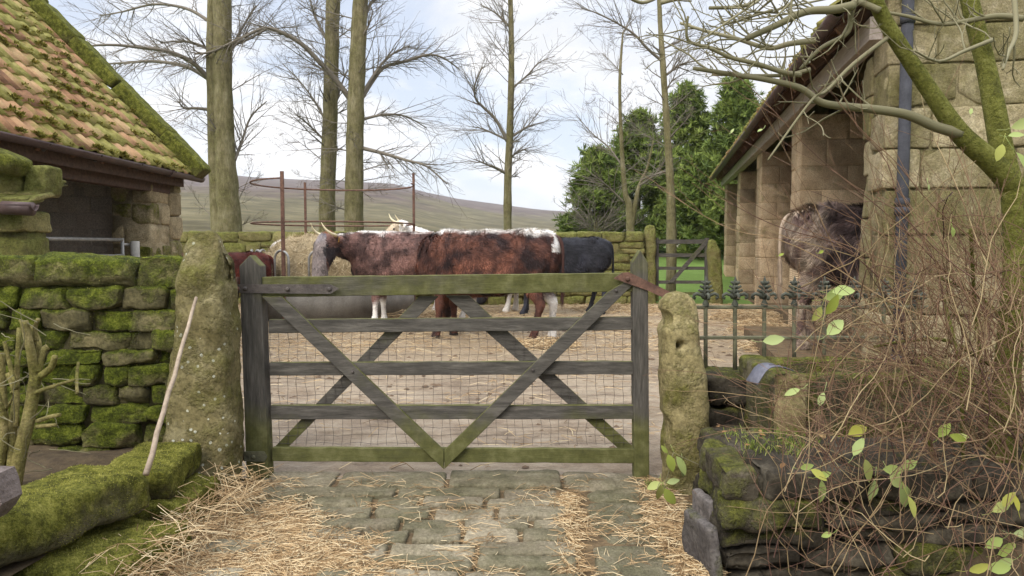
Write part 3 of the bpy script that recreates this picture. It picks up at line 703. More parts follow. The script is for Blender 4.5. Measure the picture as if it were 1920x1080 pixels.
# galvanised rails in the barn opening
rt = root('metal_gate', (-4.95, 8.6, 0), 'galvanised tubular gate across the opening of the pantiled barn', 'gate')
mb = MB()
for z in (1.42, 1.22, 1.02, .8, .55, .3): mb.tube([(-4.98, 6.6, z), (-4.98, 9.55, z)], .022, 8)
mb.build('rails', M['galv'], rt, rt)
mb = MB(); mb.tube([(-4.98, 9.56, .2), (-4.98, 9.56, 1.44)], .022, 8); mb.tube([(-4.98, 9.56, 1.36), (-4.96, 9.72, 1.36)], .02, 6); mb.build('upright', M['galv'], rt, rt); mb = MB(); mb.tube([(-4.98, 8.0, .25), (-4.98, 8.0, 1.42)], .02, 6); mb.build('upright', M['galv'], rt, rt)
mb = MB(); mb.tube([(-4.9, 9.72, 0), (-4.9, 9.72, 1.4), (-4.9, 9.72, 1.405)], [.055, .055, .05], 14); tag(mb.build('pipe_post', M['white_pipe']), 'pale round post in front of the barn pier, beside the galvanised gate', 'post')
# near outbuilding
random.seed(41)
rt = root('stone_outbuilding', (-4.4, 6.0, 0), 'low stone outbuilding with stone slate roof and gutter at the left edge', 'outbuilding')
mb = MB(); drywall(mb, -5.6, -3.74, 5.75, 6.1, 0, 1.62, ch=(.2, .28), wd=(.25, .5), cell=.06, amp=.012, r=.025); mb.build('wall', M['back'], rt, rt)
mb = MB(); drywall(mb, -5.2, -3.68, 5.95, 6.2, 1.74, 2.0, ch=(.24, .26), wd=(.3, .5), cell=.05, amp=.012, r=.03); mb.build('upper_wall', M['back'], rt, rt)
mb = MB()
for k in range(4):
    x = -5.6
    while x < -3.72:
        wd_ = rnd(.2, .4); mb.rt(); y_ = 5.62+k*.14; z = 1.66+k*.055
        stone(mb, (x, y_, z), (min(x+wd_, -3.70+rnd(-.05, .03))-.006, y_+.3, z+.035), .012, .006, .06, 6, mat=Matrix.Rotation(R(14), 3, 'X')); x += wd_
mb.build('slate_roof', M['back'], rt, rt)
mb = MB(); mb.rt(); stone(mb, (-4.6, 5.75, 2.02), (-3.80, 6.1, 2.16), .03, .012, .05, 5, mat=Matrix.Rotation(R(22), 3, 'Y')); mb.build('coping', M['coping'], rt, rt)
mb = MB(); gutter(mb, (-5.6, 5.60, 1.675), (-3.56, 5.60, 1.655), .05); mb.tube([(-3.80, 5.60, 1.63), (-3.58, 5.60, 1.62)], .052, 12); mb.build('gutter', M['gutter'], rt, rt)

# ------------------------------------------------------------------ right cart shed
random.seed(51)
SH = (3.36, 6.8, 0); SRZ = math.atan2(.981, .196)
rt = root('cart_shed', SH, 'open fronted sandstone cart shed with tooled stone pillars on the right', 'barn', rz=SRZ)
XF = rt.matrix_basis.copy()
def SX(o): 
    for i in range(len(o.v)): o.v[i] = tuple(XF@Vector(o.v[i]))
    return o
LE = 17.5; ER = 3.55
mb = MB()   # gable wall: runs to -y locally, thickness along +x
Rm = Matrix.Rotation(-math.pi/2, 4, 'Z')    # local x of wall -> -y of shed
z = 0
while z < 6.2:
    h = rnd(.33, .42); x = -.35 if int(z*3) % 2 else 0
    lim = 5.0
    first = True
    while x < 5.2:
        wd_ = rnd(.55, 1.0)
        if first: wd_ = rnd(.3, .5) if int(z*2.7) % 2 else rnd(.5, .75); x = 0; first = False
        if z+h*.5 < 3.45+.8*min(x+wd_/2, 5.2-(x+wd_/2)):
            mb.rt(); stone(mb, (rnd(-.02, .015), -(x+wd_)+.008, z+.008), (.5, -x-.008+(rnd(-.03, .02) if x == 0 else 0), z+h-.008), .018, .010, .05, 3.2, skew=.01, chop=1)
        x += wd_
    z += h
mb.tint = .9; mb.moss = .6
mb.box((.03, -5.17, 0), (.47, -.03, 3.4)); mb.prism([(.03, -5.17, 3.4), (.03, -.03, 3.4), (.03, -2.6, 5.5)], (.44, 0, 0))
SX(mb).build('gable_wall', M['gable'], rt, rt)
def pillar(u0, u1, w_, zt, mat='pillar', amp=.006):
    mb = MB(); z = 0; k = 0
    while z < zt-.05:
        h = min(rnd(.3, .4), zt-z)
        if zt-z-h < .15: h = zt-z
        sp = -w_*(rnd(.28, .4) if k % 2 else rnd(.6, .75)); us = (u0+u1)/2+rnd(-.1, .1)
        for (a, b, c, d) in ((u0, us, sp, 0), (us, u1, sp, 0), (u0, us, -w_, sp), (us, u1, -w_, sp)):
            mb.rt(); stone(mb, (a+.005, c+.005, z+.006), (b-.005, d-.005+rnd(-.006, .006), z+h-.006), .012, .004, .1, 3, chop=0)
        z += h; k += 1
    mb.tint = .9; mb.moss = 0; mb.box((u0+.016, -w_+.016, 0), (u1-.016, -.016, zt-.01))
    SX(mb).build('pillar', M[mat], rt, rt)
for u1 in (5.0, 9.35, 13.5, 17.5): pillar(u1-.8, u1, .92, 3.24)
mb = MB()   # quoin return of the near corner
z = 0
while z < 3.22:
    h = min(rnd(.33, .42), 3.24-z)
    if h < .1: break
    mb.rt(); stone(mb, (.49, -.5, z+.006), (.78+rnd(-.06, .06), -.004+rnd(-.02, .012), z+h-.006), .02, .012, .06, 3, chop=2); z += h
SX(mb).build('quoins', M['gable'], rt, rt)
mb = MB(); mb.box((.5, -5.2, 0), (LE, -4.9, 3.4)); mb.box((LE-.3, -4.9, 0), (LE-.02, -.94, 3.4)); mb.prism([(LE-.25, -5.42, 3.41), (LE-.25, .2, 3.41), (LE-.25, .2, 3.6), (LE-.25, -2.6, 5.85), (LE-.25, -5.42, 3.6)], (.2, 0, 0)); mb.box((.5, -5.15, 3.41), (LE-.3, -4.95, 3.62)); SX(mb).build('rear_wall', M['lpier'], rt, rt, smooth=False)
mb = MB(); mb.beam((.2, .02, 3.35), (LE+.1, .02, 3.35), .16, .21); SX(mb).build('lintel_beam', M['lintel'], rt, rt, smooth=False)
mb = MB(); mb.beam((.5, -.6, 3.32), (LE, -.6, 3.32), .2, .16); 
for k in range(26): u = .6+k*.66; mb.beam((u, .28, 3.42), (u, -2.6, 3.42+.8*2.88), .07, .12)
SX(mb).build('rafters', M['soffit'], rt, rt, smooth=False)
mb = MB(); PS = math.atan(.8)
mb.prism([(.0, .30, 3.50), (0, -2.6, 3.5+.8*2.9), (0, -5.5, 3.5), (0, -5.5, 3.56), (0, -2.6, 3.57+.8*2.9), (0, .30, 3.56)], (LE+.2, 0, 0))
SX(mb).build('roof_deck', M['soffit'], rt, rt, smooth=False)
mb = MB()
for c in range(13):
    s0 = c*.29-.06; nu = int((LE+.3)/.043)
    vs = []
    for i in range(nu+1):
        u = -.08+(LE+.36)*i/nu; jit = (noise.cell(Vector((int(u/.26)+.5, c+.5, 4)))-.5)*.04
        for (s, l) in ((s0+jit, .0), (s0+jit, .05), (s0+.31, .012)):
            hh = l+profile(u)*1.1+.045; vs.append((u, .34-s*math.cos(PS)+hh*math.sin(PS), 3.50+s*math.sin(PS)+hh*math.cos(PS)))
    b = len(mb.v); mb.v.extend(vs)
    for i in range(nu):
        u = -.08+(LE+.36)*(i+.5)/nu; random.seed(int(u/.26)*17+c); a = random.random(); m_ = random.random()
        for k in range(2): mb.f.append((b+i*3+k, b+i*3+3+k, b+i*3+4+k, b+i*3+k+1)); mb.t.append(a*.5); mb.m.append(m_*.8+.3)
rf = SX(mb).build('roof', M['tile'], rt, rt)
mb = MB(); random.seed(52)
for k in range(220):
    u = rnd(0, LE); bump_tuft(mb, (u, .36, 3.56), rnd(.03, .06), 20, .8)
tag(SX(mb).build('roof_moss', M['moss'], rf, rt, smooth=False), kind='stuff')
mb = MB(); gutter(mb, (.1, .40, 3.50), (LE+.1, .40, 3.48), .065); SX(mb).build('gutter', M['gutter'], rt, rt)
mb = MB(); pu, pv = -.08, -.14
mb.tube([(pu, pv, 0), (pu, pv, 3.62)], .05, 16)
for z in (.3, 1.62, 1.70, 3.3): mb.tube([(pu, pv, z), (pu, pv, z+.07)], .062, 16)
dp = SX(mb).build('downpipe', M['pipe'], rt, rt)
mb = MB(); mb.tube([(pu, pv, 3.55), (pu, pv, 3.62), (pu, pv, 3.66), (pu, pv, 3.86)], [.06, .075, .12, .13], 16); SX(mb).build('hopper_head', M['pipe'], dp, rt)
mb = MB(); mb.box((.5, -4.9, -.05), (LE-.3, -.15, .18)); mb.box((.8, -.149, -.05), (4.15, .75, .16)); tag(SX(mb).build('shed_floor', M['path'], smooth=False), kind='structure')

# ------------------------------------------------------------------ back wall, far gate
random.seed(61)
mb = MB(); drywall(mb, -8.5, 3.02, 17.0, 17.5, 0, 1.66, ch=(.14, .24), wd=(.2, .55), cell=.09, amp=.02, r=.05, cap=.24, gap=.004)
tag(mb.build('dry_stone_wall', M['back']), 'mossy field wall behind the cattle at the back of the yard', 'wall')
rt = root('field_gate', (3.9, 17.35, 0), 'small dark five bar gate to the green field between far gateposts', 'gate')
def FG(px, py, dy=0): p = at(px, py, 17.35); return Vector((p.x, 17.35+dy, p.z))
for (a, b) in ((449, 457), (475, 482), (500, 506), (526, 532), (548, 553)):
    mb = MB(); mb.prism([FG(1226, a), FG(1330, a), FG(1330, b), FG(1226, b)], (0, .05, 0)); mb.build('rail', M['gate'], rt, rt, smooth=False)
mb = MB(); mb.prism([FG(1322, 450, -.03), FG(1332, 450, -.03), FG(1262, 530, -.03), FG(1252, 530, -.03)], (0, .026, 0)); mb.build('brace', M['gate'], rt, rt, smooth=False)
for x in (1228, 1322): 
    mb = MB(); mb.prism([FG(x, 446, -.02), FG(x+7, 446, -.02), FG(x+7, 565, -.02), FG(x, 565, -.02)], (0, .09, 0)); mb.build('gate_stile', M['gatev'], rt, rt, smooth=False)
#MARK3
# ------------------------------------------------------------------ right walls, railing, trough
random.seed(71)
rt = root('dry_stone_wall', (1.5, 3.1, 0), 'dark rough retaining wall with grass on top below the tangled shrub, bottom right', 'wall')
mb = MB()
def rblk(a, b, r=.018, amp=.022): mb.rt(); stone(mb, a, b, r, amp, .022, 7, skew=.07, chop=7)
drywall(mb, .86, 3.5, 2.93, 3.45, -.05, .45, ch=(.075, .115), wd=(.28, .62), cell=.022, amp=.020, r=.016, gap=.004, skew=.10, ns=7, core=False)
rblk((.96, 3.47, -.05), (1.25, 3.9, .2)); rblk((.98, 3.47, .21), (1.3, 3.85, .40))
mb.tint = 0; mb.moss = 0; mb.box((.93, 2.99, -.05), (3.4, 3.42, .40)); mb.build('wall_stones', M['rwall'], rt, rt)
rt = root('dry_stone_wall', (1.3, 4.5, 0), 'short dark stone wall carrying the iron railing beside the buff gatepost', 'wall')
mb = MB(); rblk((1.09, 4.18, .43), (1.62, 4.62, .60)); rblk((1.05, 4.2, .27), (1.38, 4.62, .42)); rblk((1.40, 4.22, .25), (1.8, 4.62, .42)); rblk((1.06, 4.2, .1), (1.7, 4.62, .26)); rblk((1.06, 4.2, -.06), (1.9, 4.6, .09)); rblk((1.64, 4.3, .43), (2.3, 4.6, .58)); rblk((1.75, 4.3, .1), (2.5, 4.6, .42)); rblk((2.3, 4.3, .4), (3., 4.6, .57))
mb.build('wall_stones', M['rwall'], rt, rt)
mb = MB(); mb.rt(); stone(mb, (-.13, -.018, -.25), (.13, .018, .22), .01, .01, .03, 8, mat=Matrix.Rotation(R(-78), 3, 'Z')@Matrix.Rotation(R(9), 3, 'X'))
o = mb.build('stone_slab', M['slate']); o.location = (.80, 3.02, .02); tag(o, 'thin dark slate slab standing on edge against the end of the rough wall', 'slab')
mb = MB(); mb.rt(); stone(mb, (-.11, -.015, -.2), (.11, .015, .15), .01, .01, .03, 8, mat=Matrix.Rotation(R(-84), 3, 'Z')@Matrix.Rotation(R(4), 3, 'X'))
o = mb.build('stone_slab', M['slate']); o.location = (.86, 3.25, .10); tag(o, 'smaller slate slab tucked behind the dark slab at the wall end', 'slab')
# railing
RY = 4.45
rt = root('iron_railing', tuple(at(1400, 705, RY)), 'cast iron railing with leafy finials, stained green, between buff gatepost and shed', 'railing')
def RG(px, py): return at(px, py, RY)
def finial(p, s, par):
    mb = MB()
    def fl(pts, rad, dy=1): mb.tube([p+Vector((x*s*.86, y*s*.86, z*s*.60)) for x, y, z in pts], [r_*s*.72 for r_ in rad], 7)
    fl([(0,0,-.02),(0,0,.02),(0,0,.06),(0,0,.10)], [.016,.030,.014,.018]); fl([(0,0,.0),(0,0,.008)], [.03, .03])
    fl([(0,0,.08),(0,0,.13),(0,0,.18),(0,0,.23),(0,0,.27),(0,0,.30)], [.014,.024,.022,.016,.010,.002])
    for a in (1, -1):
        for ax in (0, 1):
            f = (lambda x, z: (a*x, 0, z)) if ax == 0 else (lambda x, z: (0, a*x, z))
            fl([f(.0, .07), f(.03, .11), f(.06, .125), f(.082, .11), f(.086, .088), f(.07, .078)], [.013,.015,.015,.013,.012,.014])
            for k, zz in enumerate((.15, .19, .23)):
                e = .046-.010*k; fl([f(.0, zz-.02), f(e*.7, zz), f(e, zz+.012), f(e+.003, zz-.003)], [.010,.012,.011,.009])
    return mb.build('finial', M['finial'], par, rt)
for k, px in enumerate((1323, 1378, 1433, 1489, 1545, 1601, 1657, 1713)):
    mb = MB(); mb.tube([RG(px, 710), RG(px, 640)-Vector((0, 0, .0)), RG(px, 583), RG(px, 570)], [.014, .0125, .0125, .016], 8)
    b = mb.build('bar', M['greeniron'], rt, rt); finial(RG(px, 574), 1.0, b)
for py in (576, 633):
    mb = MB(); mb.beam(RG(1300, py), RG(1745, py), .026, .02); mb.build('rail', M['greeniron'], rt, rt, smooth=False)
mb = MB(); mb.beam(RG(1375, 706), RG(1438, 704), .03, .012); mb.build('foot_plate', M['rust'], rt, rt, smooth=False)
# trough
rt = root('stone_trough', (1.8, 4.0, 0), 'large dark stone water trough with pale mossy near corner behind the shrub', 'trough', rz=R(-3))
mb = MB(); mb.rt()
def tb(a, b): stone(mb, a, b, .02, .010, .04, 5)
tb((1.33, 3.72, .12), (1.46, 4.34, .705)); tb((2.30, 3.74, .12), (2.43, 4.32, .70)); tb((1.46, 3.75, .12), (2.30, 3.87, .69)); tb((1.46, 4.22, .12), (2.30, 4.34, .70)); tb((1.4, 3.8, .1), (2.35, 4.3, .3))
mb.build('basin', M['trough'], rt, rt)
mb = MB(); mb.rt(); stone(mb, (1.325, 3.69, .25), (1.475, 3.74, .70), .012, .006, .04, 6); mb.build('corner_slab', M['rpost'], rt, rt)
mb = MB(); mb.box((1.46, 3.87, .3), (2.3, 4.22, .60)); mb.build('water', M['water'], rt, rt, smooth=False)
mb = MB()
pp = []
for i in range(9):
    t = i/8; x = -.10+.2*t; z = .035*math.sin(t*math.pi)+(.0 if t > .3 else -.04*(1-t/.3)); pp.append((x, z))
vs = [(x, y, z+dz) for dz in (0, -.006) for x, z in pp for y in (-.055, .055)]
mb.add(vs, [(i*2, i*2+1, i*2+3, i*2+2) for i in range(8)]+[(18+i*2, 20+i*2, 21+i*2, 19+i*2) for i in range(8)]+[(i*2, i*2+2, 20+i*2, 18+i*2) for i in range(8)]+[(i*2+1, 19+i*2, 21+i*2, i*2+3) for i in range(8)]+[(0, 18, 19, 1), (16, 17, 35, 34)])
o = mb.build('metal_chute', M['zinc']); o.location = (1.285, 3.70, .722); o.rotation_euler = (0, R(-6), R(12)); tag(o, 'small bent grey metal sheet resting on the corner of the stone trough', 'metal sheet')
# stick, planter
mb = MB(); a, b = Vector((-1.52, 3.05, .40)), at(368, 558, 3.86); pts = [a.lerp(b, i/10)+Vector((noise.noise(Vector((i*.7, 0, 0)))*.008, 0, noise.noise(Vector((0, i*.4, 0)))*.01)) for i in range(11)]
mb.tube(pts, [.0125-.0004*i for i in range(11)], 8); tag(mb.build('wooden_stick', M['stick']), 'long bare wooden stick leaning on the lichened gatepost', 'stick')
mb = MB(); 
pl = [at(x-30, y, 2.3) for x, y in ((-150, 884), (-60, 889), (18, 892), (26, 912), (33, 945), (20, 966), (4, 984), (-60, 996), (-150, 990))]
mb.prism(pl, (0, .1, 0)); mb.prism([p+Vector((-.02, -.012, .0)) for p in [at(x-30, y, 2.3) for x, y in ((-150, 890), (0, 897), (6, 908), (-150, 904))]], (0, .011, 0))
o = mb.build('planter', M['grey'], smooth=False); tag(o, 'corner of a tapered grey stone planter on the mossy blocks at the left edge', 'planter')

# ------------------------------------------------------------------ vegetation helpers
def grow(mb, p, d, ln, r, lv, P, rng_=None):
    """recursive bare branch. P: per level dict"""
    q = P[lv]; n = q.get('n', 6); seg = ln/n; pts = [p]; rad = [r]; cur = Vector(p); d = Vector(d).normalized()
    for i in range(n):
        d = (d+Vector((rnd(-1, 1), rnd(-1, 1), rnd(-1, 1)))*q.get('w', .15)+Vector((0, 0, q.get('g', 0)))).normalized()
        cur = cur+d*seg; pts.append(cur.copy()); rad.append(max(r*(1-(i+1)/n*q.get('tp', .8)), q.get('rmin', .002)))
    mb.tint = rnd(.0, .8) if lv else .5
    mb.tube(pts, rad, q.get('k', 4), cap=False)
    if lv+1 < len(P):
        q2 = P[lv+1]
        for c in range(q2['c']):
            t = rnd(q2.get('t0', .15), 1)*n; i = min(n-1, int(t)); f = t-i
            o = pts[i].lerp(pts[i+1], f); dd = (pts[i+1]-pts[i]).normalized()
            s = dd.orthogonal().normalized(); s.rotate(Matrix.Rotation(rnd(0, 6.283), 3, dd))
            nd = dd*math.cos(q2['a'])+s*math.sin(q2['a'])
            grow(mb, o, nd, ln*q2['l']*rnd(.5, 1.1)*(1-.4*t/n), min((rad[i])*.6, q2.get('rm', 1)), lv+1, P)
def along(pts, rad, n):
    """smooth a polyline (Catmull-Rom)"""
    out = []; orad = []
    for i in range(len(pts)-1):
        p0, p1, p2, p3 = pts[max(i-1, 0)], pts[i], pts[i+1], pts[min(i+2, len(pts)-1)]
        for k in range(n):
            t = k/n; out.append(.5*((2*p1)+(p2-p0)*t+(2*p0-5*p1+4*p2-p3)*t*t+(-p0+3*p1-3*p2+p3)*t**3)); orad.append(rad[i]+(rad[i+1]-rad[i])*t)
    out.append(pts[-1]); orad.append(rad[-1]); return out, orad
TW = [dict(n=8, w=.10, g=.03, k=4, tp=.85), dict(c=8, a=R(42), l=.42, n=6, w=.16, g=.02, k=3, rm=.02), dict(c=6, a=R(38), l=.45, n=5, w=.2, g=.02, k=3, rm=.008, rmin=.0025)]
def trunk_mesh(mb, pts, rad, k=20, rough=.05, sub=10):
    P_, Rr = along([Vector(p) for p in pts], rad, sub)
    b = len(mb.v); mb.tube(P_, Rr, k)
    for i in range(b, len(mb.v)):
        v = Vector(mb.v[i]); j = (i-b)//k; c = P_[min(j, len(P_)-1)]; d = v-c
        mb.v[i] = tuple(c+d*(1+rough*2*fn(v, 2.2, 4)))
    return P_, Rr
def tree(label, Y, trunks, limbs, auto=(), group='bare trees behind the yard', mat='trunk', twr=.003, seed=1, zs=None, TWp=None):
    random.seed(seed)
    base = at(trunks[0][0][0], trunks[0][0][1], Y)
    g0 = gz(base.x, Y)
    rt = root('bare_tree', (base.x, Y, g0), label, 'tree', group)
    mb = MB(); mb.tint = .5; mb.moss = .5; paths = []
    for tr in trunks:
        pts = [at(px, py, Y) for px, py, r_ in tr]; rad = [r_/F*Y/2 for _, _, r_ in tr]
        if tr is trunks[0]: pts[0].z = g0-.1
        # carry on above the frame
        top = pts[-1]; d = (pts[-1]-pts[-2]).normalized(); 
        if tr[-1][1] <= 0: pts.append(top+d*2.5+Vector((rnd(-.2,.2), 0, 0))); rad.append(rad[-1]*.75); pts.append(pts[-1]+Vector((rnd(-.3,.3), 0, 2.5))); rad.append(rad[-1]*.3)
        paths.append(trunk_mesh(mb, pts, rad, 18))
    mb.build('trunk', M[mat], rt, rt)
    mb = MB(); T = TWp or TW
    for lb in limbs:
        (pxs, r0, dz) = lb; pts = [at(px, py, Y+dz*i/(len(pxs)-1)) for i, (px, py) in enumerate(pxs)]
        Pp, Rp = along(pts, [r0/F*Y/2*(1-.72*i/(len(pts)-1)) for i in range(len(pts))], 5)
        mb.tint = .5; mb.tube(Pp, Rp, 7); n = len(Pp)
        L_ = sum((Pp[i+1]-Pp[i]).length for i in range(n-1))
        for c in range(int(L_*10)+6):
            i = random.randrange(n//6, n-1); dd = (Pp[i+1]-Pp[i]).normalized(); s = dd.orthogonal().normalized(); s.rotate(Matrix.Rotation(rnd(0, 6.28), 3, dd))
            nd = dd*.75+s*.6+Vector((0, 0, rnd(-.1, .3)))
            grow(mb, Pp[i], nd, rnd(.5, 1.5), min(Rp[i]*.5, .014), 0, [dict(n=7, w=.14, g=.0, k=3, tp=.8, rmin=twr), dict(c=5, a=R(36), l=.5, n=5, w=.2, g=.0, k=3, rm=.006, rmin=twr)])
    for (z0p, z1p, cnt, ln, ang, g) in auto:   # automatic side branches between two heights in the photo
        for c in range(int(cnt*1.1)):
            Pp, Rp = random.choice(paths); zz = at(960, rnd(z1p, z0p), Y).z
            i = min(range(len(Pp)), key=lambda j: abs(Pp[j].z-zz)); th = rnd(0, 6.28)
            d = Vector((math.cos(th), math.sin(th)*.8, math.tan(ang)*rnd(.5, 1.3)))
            q = [dict(T[0], g=g), T[1], dict(T[2], rmin=twr)]
            grow(mb, Pp[i], d, ln*rnd(.5, 1.2), min(Rp[i]*.3, .024)*rnd(.5, 1), 0, q)
    mb.build('branches', M['bare'], rt, rt)
    return rt
TWD = [dict(n=9, w=.10, g=.03, k=4, tp=.85, rmin=.003), dict(c=10, a=R(42), l=.42, n=6, w=.18, g=.0, k=3, rm=.014), dict(c=7, a=R(40), l=.45, n=5, w=.22, g=-.01, k=3, rm=.005, rmin=.0022)]
tree('tall bare tree with a thick mossy trunk standing nearest the pantiled barn', 18.5,
     [[(431, 470, 54), (429, 420, 46), (422, 300, 38), (417, 150, 35), (416, 0, 33)], [(416, 460, 34), (406, 350, 26), (400, 200, 22), (397, 90, 20), (398, 0, 17)]],
     [([(392, 148), (362, 118), (320, 98), (270, 90), (200, 84), (115, 92)], 10, -1.5), ([(394, 150), (350, 125), (290, 115), (230, 118), (165, 122)], 9, 1.2), ([(392, 92), (350, 78), (300, 80)], 7, -.6),
      ([(392, 40), (350, 16), (290, 8), (230, 22), (185, 30)], 7, 1), ([(430, 100), (450, 60), (480, 10)], 7, .5), ([(395, 206), (370, 203), (345, 202), (335, 190)], 7, -.4), ([(440, 300), (452, 270), (470, 220), (500, 190)], 7, .8), ([(425, 90), (470, 72), (500, 56), (560, 50)], 5, 1)],
     [(430, 200, 9, 1.6, R(25), .03), (200, -150, 14, 2.2, R(20), .02)], seed=4, TWp=TWD)
tree('bare tree with a slim straight trunk, left of the close pair behind the feeder', 20,
     [[(612, 450, 34), (613, 400, 30), (618, 250, 28), (622, 100, 26), (625, 0, 25)]],
     [([(612, 230), (590, 190), (560, 150), (530, 120)], 5, 1), ([(625, 210), (640, 160), (652, 130)], 6, .3), ([(615, 270), (580, 235), (555, 215)], 5, -.5), ([(616, 80), (590, 30), (580, -10)], 7, .6)],
     [(400, 150, 12, 1.6, R(30), .02), (150, -150, 14, 2., R(25), .02)], seed=5, TWp=TWD)
tree('bare tree with the longest arching limbs, right of the close pair behind the feeder', 19.3,
     [[(664, 455, 40), (664, 380, 34), (667, 200, 31), (672, 80, 29), (676, 0, 28)]],
     [([(656, 185), (630, 150), (598, 115), (565, 82), (530, 62), (497, 53), (455, 70), (400, 96), (365, 101)], 11, -1.2), ([(678, 185), (700, 150), (722, 125), (760, 115), (800, 103), (830, 108), (862, 130)], 9, 1.2),
      ([(680, 175), (705, 135), (730, 105), (768, 85)], 7, .5), ([(680, 278), (720, 288), (760, 300), (800, 312), (838, 345)], 8, -.8), ([(676, 225), (720, 215), (760, 218), (800, 240)], 6, .8), ([(684, 30), (700, 0), (730, -30)], 8, .4), ([(672, 80), (690, 50), (700, 20)], 6, -.4)],
     [(420, 200, 12, 1.7, R(10), -.01), (200, -150, 14, 2.2, R(25), .02)], seed=6, TWp=TWD)
tree('slender bare tree alone above the white backed cow', 21,
     [[(952, 430, 16), (952, 350, 15), (956, 250, 13), (959, 120, 11), (957, 0, 9)]],
     [([(951, 265), (930, 225), (905, 200), (892, 185), (890, 160), (905, 125)], 7, -.6), ([(957, 258), (985, 240), (1006, 232)], 6, .5), ([(951, 326), (930, 315), (912, 308), (893, 300)], 7, -.5), ([(952, 263), (925, 250), (900, 240), (885, 238)], 5, .6),
      ([(955, 50), (930, 25), (900, 8)], 5, .4), ([(961, 165), (990, 140), (1010, 118), (1040, 105)], 4, -.6), ([(955, 300), (970, 285), (1000, 275)], 4, .5)],
     [(370, 180, 14, 1.3, R(35), .03), (180, -80, 16, 1.6, R(40), .03)], seed=7)
tree('thin bare tree forking low into two stems in front of the conifers', 20.5,
     [[(1184, 425, 17), (1181, 400, 15), (1172, 360, 10), (1166, 280, 8), (1162, 160, 6), (1168, 60, 3)], [(1184, 420, 12), (1192, 380, 9), (1198, 350, 7), (1215, 310, 4), (1225, 260, 2)]],
     [([(1170, 380), (1140, 350), (1115, 330)], 5, -.5), ([(1168, 62), (1180, 45), (1195, 30)], 3, .2), ([(1166, 310), (1140, 275), (1110, 250), (1080, 215)], 4, .6), ([(1168, 140), (1150, 120), (1130, 100)], 2.5, .4), ([(1196, 350), (1230, 325), (1265, 270)], 4, -.6)],
     [(360, 80, 26, 1.3, R(35), .02)], group='bare trees behind the yard', seed=8)
tree('bare tree with a pale straight stem standing behind the far gate', 18.6,
     [[(1258, 500, 20), (1259, 440, 19), (1256, 330, 15), (1248, 200, 12), (1243, 120, 11), (1238, 50, 9), (1236, 0, 8)]],
     [([(1243, 116), (1215, 92), (1190, 65), (1160, 45), (1120, 25), (1090, 15)], 6, -.5), ([(1250, 140), (1275, 122), (1300, 115), (1335, 108)], 5, .4), ([(1246, 90), (1270, 80), (1305, 62)], 3.5, -.4), ([(1249, 170), (1262, 150), (1290, 135)], 3.5, .3), ([(1253, 320), (1220, 330), (1200, 340)], 3.5, .4)],
     [(400, 20, 16, 1.1, R(35), .02)], seed=9)
random.seed(10)
rt = root('bare_tree', (3.2, 27, 1.1), 'small round headed bare tree at the left foot of the conifers', 'tree', 'bare trees behind the yard')
mb = MB(); trunk_mesh(mb, [(3.2, 27, .9), (3.1, 27, 1.6), (3.0, 27, 2.2)], [.12, .1, .07], 10); mb.build('trunk', M['trunk'], rt, rt)
mb = MB()
for k in range(26): th = rnd(0, 6.28); grow(mb, (3.05, 27, rnd(1.3, 2.1)), (math.cos(th), math.sin(th), rnd(.3, 1.6)), rnd(1.2, 2.4), .03, 0, TWD)
mb.build('branches', M['bare'], rt, rt)

def conifer(label, px, Y, top, wpx, basepy=470, seed=1, n=1500, lean=0, low=.0):
    random.seed(seed); b = at(px, basepy, Y); g0 = gz(b.x, Y); H_ = at(px, top, Y).z-g0; Rm_ = wpx/F*Y/2
    rt = root('conifer', (b.x, Y, g0), label, 'tree', 'dark green conifers beyond the far wall')
    mb = MB(); mb.tube([(b.x, Y, g0-.2), (b.x, Y, g0+H_*.5), (b.x, Y, g0+H_*.96)], [.16, .1, .015], 8); mb.build('trunk', M['trunk'], rt, rt)
    mb = MB(); br = []
    for k in range(150):
        t = .02+.98*random.random()**.9; pr = (1-t**1.6)**.85 if t > .15 else .92
        br.append((t, rnd(0, 6.28), Rm_*max(.06, pr)*rnd(.62, 1.22), rnd(.15, .75), rnd(0, 1)))
    for k in range(n):
        t, th, L_, rise, bt = random.choice(br); u = rnd(.35, 1)**.6; wdt = .10+.22*(1-u)+.06
        rr = L_*u; z = g0+H_*t+rise*rr*.5-.25*rise
        c = Vector((b.x+math.cos(th)*rr+random.gauss(0, wdt), Y+math.sin(th)*rr+random.gauss(0, wdt), min(g0+H_*1.02, z+random.gauss(0, wdt*.8)))); od = Vector((math.cos(th)+rnd(-.4, .4), math.sin(th)+rnd(-.4, .4), rise+rnd(0, .5))).normalized()
        tn = bt*.7+rnd(0, .3); sl = rnd(.22, .5)*(1-.4*t)
        sd_ = od.orthogonal().normalized(); sd_.rotate(Matrix.Rotation(rnd(0, 6.28), 3, od))
        for j in range(20):
            u = j/19; q = c+od*sl*(u-.35)+Vector((0, 0, -.12*u*u))
            dd = (od*.5+sd_*(1 if j % 2 else -1)*.6+Vector((rnd(-.4, .4), rnd(-.4, .4), rnd(-.35, .35)))).normalized()
            s = dd.orthogonal().normalized(); s.rotate(Matrix.Rotation(rnd(0, 3.1), 3, dd)); wv = rnd(.010, .024); l = rnd(.16, .36)
            mb.tint = min(1, max(0, tn*.6+rnd(0, .4))); mb.add([q-s*wv*.5, q+dd*l*.5-s*wv, q+dd*l, q+dd*l*.5+s*wv, q+s*wv*.5], [(0, 1, 2, 3, 4)])
    mb.build('crown', M['conifer'], rt, rt, smooth=False)
conifer('tallest conifer, its top just left of the shed roof', 1378, 31, 150, 150, 470, 21, 2600)
conifer('conifer with a pointed top directly behind the pale stemmed tree', 1283, 33, 160, 130, 470, 22, 2300)
conifer('broad conifer left of the pointed one, partly behind the forked bare tree', 1195, 30, 215, 150, 470, 23, 2000)
